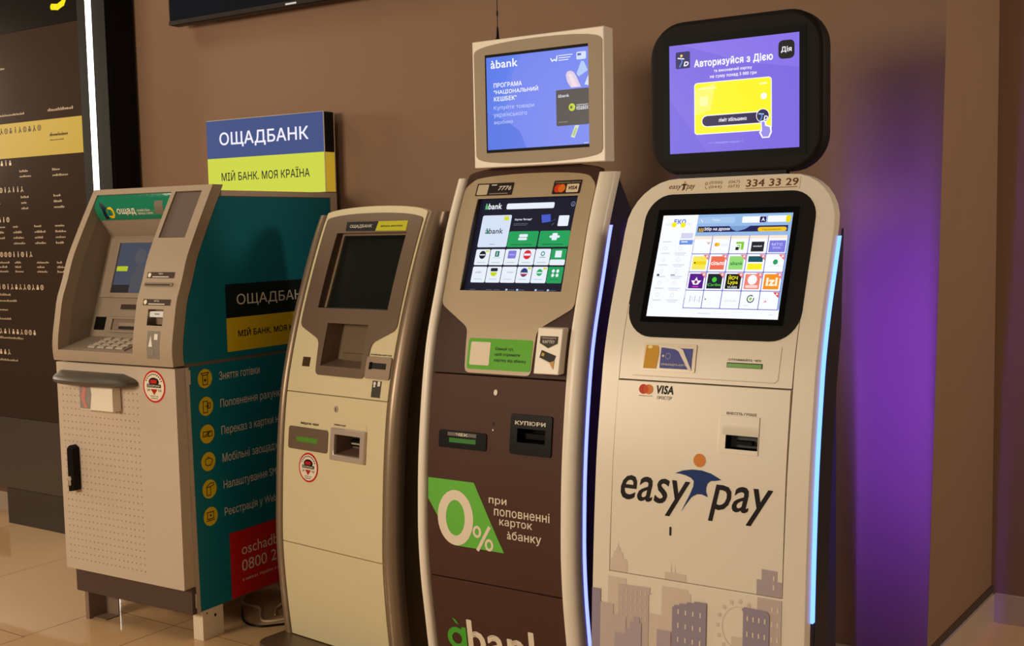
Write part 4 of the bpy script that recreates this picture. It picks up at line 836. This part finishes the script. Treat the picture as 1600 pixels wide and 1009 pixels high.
a.poly([(.052, .5535), (.052, .583), (.058, .59), (.06, .604), (.066, .606), (.068, .615), (.0715, .617), (.0725, .632), (.074, .617), (.078, .615), (.08, .605), (.087, .603), (.088, .589), (.1, .585), (.1, .5535)], L1); a.build('skyline_print', dr4, label='pale printed tower with a spire'); a = Art(on(P4, -.0002), step=.04)
a.poly([(.208, .5535), (.208, .572), (.224, .572), (.2245, .6), (.2265, .572), (.235, .572), (.2355, .596), (.2375, .572), (.266, .572), (.266, .5535)], L1); a.build('skyline_print', dr4, label='pale printed tower with two masts'); a = Art(on(P4, -.0002), step=.04)
a.poly([(.452, .5535), (.452, .59), (.464, .59), (.464, .616), (.503, .615), (.503, .59), (.5145, .59), (.5145, .5535)], L3); wins(.485, .505, .565, .608, 1, 2, 1); a.build('skyline_print', dr4, label='lilac grey printed stepped tower')
a = Art(on(P4, -.0002), step=.04)
Z0 = .002
tower(.045, .098, .538, L1, 0, Z0); tower(.2, .272, .535, L1, 0, Z0); tower(.272, .28, .525, L1, 0, Z0)
a.poly([(.076, Z0), (.076, .522), (.168, .525), (.166, .512), (.172, .51), (.164, .506), (.164, Z0)], L2, 1); wins(.08, .162, .43, .518, 6, 4, 2, L1)
tower(-.001, .0245, .501, L4, 2, Z0); tower(.0245, .063, .467, L2, 2, Z0); tower(.063, .1, .44, L2, 3, Z0)
a.poly([(.098, Z0), (.098, .408), (.112, .408), (.112, .43), (.122, .43), (.122, .444), (.14, .444), (.14, .43), (.145, .43), (.145, Z0)], L3, 4)
tower(.189, .228, .423, L3, 4, Z0); tower(.068, .1, .395, L3, 4, Z0); tower(.165, .2, .46, L1, 0, Z0)
a.poly([(.231, Z0), (.231, .487), (.236, .489), (.237, .493), (.25, .494), (.251, .499), (.27, .5), (.271, .505), (.29, .505), (.291, .51), (.3235, .511), (.3235, Z0)], L4, 4); wins(.238, .318, .32, .495, 4, 5, 5)
a.poly([(.42, Z0), (.42, .505), (.416, .512), (.424, .518), (.48, .516), (.487, .507), (.485, Z0)], L4, 4); wins(.424, .483, .32, .51, 4, 5, 5)
tower(.455, .516, .5465, L2, 1, Z0); wins(.486, .514, .36, .54, 2, 5, 2)
for k in range(16):
    t = 2 * math.pi * k / 16; a.rect(.411 + .058 * math.cos(t) - .004, .462 + .066 * math.sin(t) - .005, .411 + .058 * math.cos(t) + .004, .462 + .066 * math.sin(t) + .005, L1, 0)
a.poly(ellipse(.411, .462, .047, .054, 30), L1, 0, [ellipse(.411, .462, .045, .052, 30)]); tower(.39, .42, .44, L1, 1, Z0)
a.poly([(.515, Z0), (.515, .425), (.522, .43), (.524, .44), (.527, .43), (.535, .43), (.537, .437), (.54, .43), (.56, .428), (.56, .436), (.572, .433), (.572, Z0)], L3, 3)
a.build('skyline_print', fr4, label='grey and lilac printed skyline')
LED4 = mat('led_cyan_glow', em=3.4, linear=(.10, .24, 1.0), rough=.4)
mb = MB(); sweep(mb, P4, [(.568, .0405), (.579, .0405), (.579, .055), (.568, .055)], frange(.49, 1.412, 30), LED4); mb.build('led_strip', K4, label='glowing blue light strip along the right side')
mb = MB(); fd = lambda z: .062 + .088 * min(1, (1.43 - z) / .25)
mb.loft([[(.5765, P4(z) + .056, z), (.5795, P4(z) + .056, z), (.5795, P4(z) + fd(z), z), (.5765, P4(z) + fd(z), z)] for z in frange(.3, 1.43, 30)], NAVY); mb.build('led_cutoff_fin', K4)  # fin added to stop the strip's light at the wall corner
for x0, y0, prof, zz, pw, sd in ((EO[0] + .5716, EO[1] + .062, P4, frange(.5, 1.4, 8), 1.0, 95), (BOx[0] + .575, BOx[1] + .06, P3, frange(.3, 1.45, 8), .4, 50)):
    for za, zb in zip(zz, zz[1:]):
        yy = y0 + max(prof(za), prof(zb)) + .004
        area('led_strip_light', (x0, yy, (za + zb) / 2), (x0, yy + 1, (za + zb) / 2), .003, pw, (.17, .05, 1.0), sy=zb - za, spread=sd)

# its own display on top
M4 = Thing('advertising_display', 'black rounded advertising display with a violet picture above the cream kiosk', 'display', EO, 0, (.29, .22, 1.575))
YQ = .2
mb = MB(); mb.prism(rrect(.049, 1.5775, .529, 1.983, .095, 9), 'y', YQ, YQ + .06, SOFTBLACK); mb.build('casing', M4, .012, 4)
NK = MB(); NK.box(.13, .43, YQ + .004, YQ + .03, 1.5712, 1.6, BLACK); NK.build('neck', M4)
mb = MB(); mb.box(.0885, .4845, YQ - .001, YQ + .004, 1.6185, 1.9405, DISPLAY); d4 = mb.build('screen', M4)
a = Art(lambda x, z, d: (x, YQ - .0012 + d, z), frame=(.1085, 1.9215, .4665, 1.636), gap=.0003)
V0 = glow(122, 104, 226); CW = glow(250, 250, 255); YY = glow(250, 244, 30); DN = glow(34, 26, 78)
a.rect(0, 0, 1, 1, V0); a.poly([(.1, 0), (1, 0), (1, .3), (.6, .22)], glow(134, 114, 232), 1); a.poly([(0, .5), (.3, 1), (0, 1)], glow(112, 98, 222), 1)
a.rect(.053, .064, .168, .217, glow(30, 26, 96), 2, r=.01); a.line([(.072, .12), (.12, .13)], .003, CW, 3); a.line([(.1, .125), (.105, .155), (.085, .2)], .003, glow(90, 150, 220), 3); a.disc(.1, .1, .01, glow(250, 214, 90), 3); a.text('D', .117, .198, .158, .155, CW, 3, bold=.04, shear=.2)
a.rect(.848, .058, .966, .22, glow(20, 18, 24), 2, r=.032); a.text('Дія', .868, .168, .945, .113, CW, 3, bold=.02)
a.text('Авторизуйся з Дією', .201, .235, .808, .148, CW, 2, bold=.035); a.text('та виконавчий картку', .357, .285, .651, .25, CW, 2, bold=.02); a.text('на суму понад 5 000 грн', .327, .336, .685, .3, CW, 2, bold=.02)
a.rect(.2, .362, .799, .836, CW, 2, r=.024); a.rect(.206, .369, .793, .829, YY, 3, r=.02); a.poly([(.206, .42), (.37, .38), (.33, .62), (.206, .66)], glow(252, 246, 110), 4)
a.rect(.238, .414, .377, .425, glow(255, 255, 190), 5); a.rect(.709, .41, .764, .425, glow(255, 255, 190), 5); a.rect(.245, .493, .31, .577, glow(255, 254, 170), 5, r=.008); a.disc(.74, .53, .023, CW, 5)
a.rect(.258, .662, .76, .772, CW, 5, r=.043); a.rect(.264, .67, .756, .764, DN, 6, r=.038); a.text('ліміт збільшено', .394, .732, .611, .697, CW, 7, bold=.02)
a.disc(.733, .703, .05, CW, 7); a.disc(.733, .703, .045, DN, 8); a.line([(.705, .685), (.74, .69)], .003, glow(150, 206, 240), 9); a.line([(.725, .688), (.728, .715), (.715, .745)], .003, glow(90, 150, 220), 9); a.text('D', .74, .745, .772, .705, CW, 9, bold=.04, shear=.2)
HN = [(.725, .76), (.74, .755), (.748, .765), (.75, .795), (.785, .81), (.79, .85), (.775, .892), (.735, .892), (.718, .85), (.728, .84)]
a.poly([(.718, .75), (.74, .745), (.758, .755), (.76, .785), (.797, .803), (.802, .855), (.782, .903), (.728, .903), (.705, .85), (.72, .83)], CW, 9); a.poly(HN, glow(150, 140, 230), 10)
a.text('• • • отримати кошти • •', .315, .932, .58, .912, glow(170, 190, 250), 2)
a.build('screen_image', d4, label='lit violet advertisement with a yellow card')

# ------------------------------------------------------------------ cables
def bez(P, n=14):
    P = [Vector(p) for p in P]; out = []
    for i in range(len(P) - 1):
        p0, p1, p2, p3 = P[max(i - 1, 0)], P[i], P[i + 1], P[min(i + 2, len(P) - 1)]
        for k in range(n):
            t = k / n; out.append(.5 * ((2 * p1) + (p2 - p0) * t + (2 * p0 - 5 * p1 + 4 * p2 - p3) * t * t + (3 * p1 - p0 - 3 * p2 + p3) * t**3))
    return out + [P[-1]]
mb = MB(); mb.tube(bez([(-3.45, 3.25, .006), (-3.35, 3.1, .006), (-3.24, 3.085, .006), (-3.17, 3.02, .006), (-3.11, 2.985, .006), (-3.06, 3.05, .006), (-3.0, 3.25, .006), (-2.98, 3.5, .006)]), .005, mat('white_cable', (214, 196, 168), .5), 8)
tag(mb.build('power_cable'), 'white power cable curling on the floor behind the cash machine', 'cable')
mb = MB(); mb.tube(bez([(-3.3, 3.05, .006), (-3.2, 2.96, .006), (-3.12, 2.93, .006), (-3.06, 2.96, .006), (-2.98, 3.1, .006), (-2.92, 3.45, .006)]), .004, BLACK, 8)
tag(mb.build('power_cable'), 'black power cable lying on the floor beside the cash machine leg', 'cable')
PG = Thing('power_plug', 'grey power plug block lying under the teal panel of the cash machine', 'plug', (-3.13, 3.2, 0), 25)
mb = MB(); mb.box(-.03, .05, -.025, .025, 0, .05, mat('plug_grey', (170, 140, 128), .5)); mb.build('casing', PG, .006)
mb = MB(); mb.tube(bez([(-.03, 0, .025), (-.06, -.02, .02), (-.08, -.06, .006), (-.06, -.13, .006)]), .004, mat('white_cable'), 8); mb.build('lead', PG)
mb = MB()
mb.tube([(-2.668 + .022 * math.cos(t) + .002, WY - .02, 1.305 + .032 * math.sin(t)) for t in [2 * math.pi * k / 24 for k in range(25)]], .005, BLACK, 8)
mb.tube(bez([(-2.668, WY - .02, 1.337), (-2.66, WY - .015, 1.42), (-2.672, WY - .012, 1.5), (-2.7, WY - .012, 1.5)]), .005, BLACK, 8)
mb.tube([(-2.66, WY - .02, 1.33), (-2.655, WY - .03, 1.38)], .016, ink(64, 30, 26), 10)
tag(mb.build('hanging_cable'), 'dark looped cable hanging on the wall between two kiosks', 'cable')
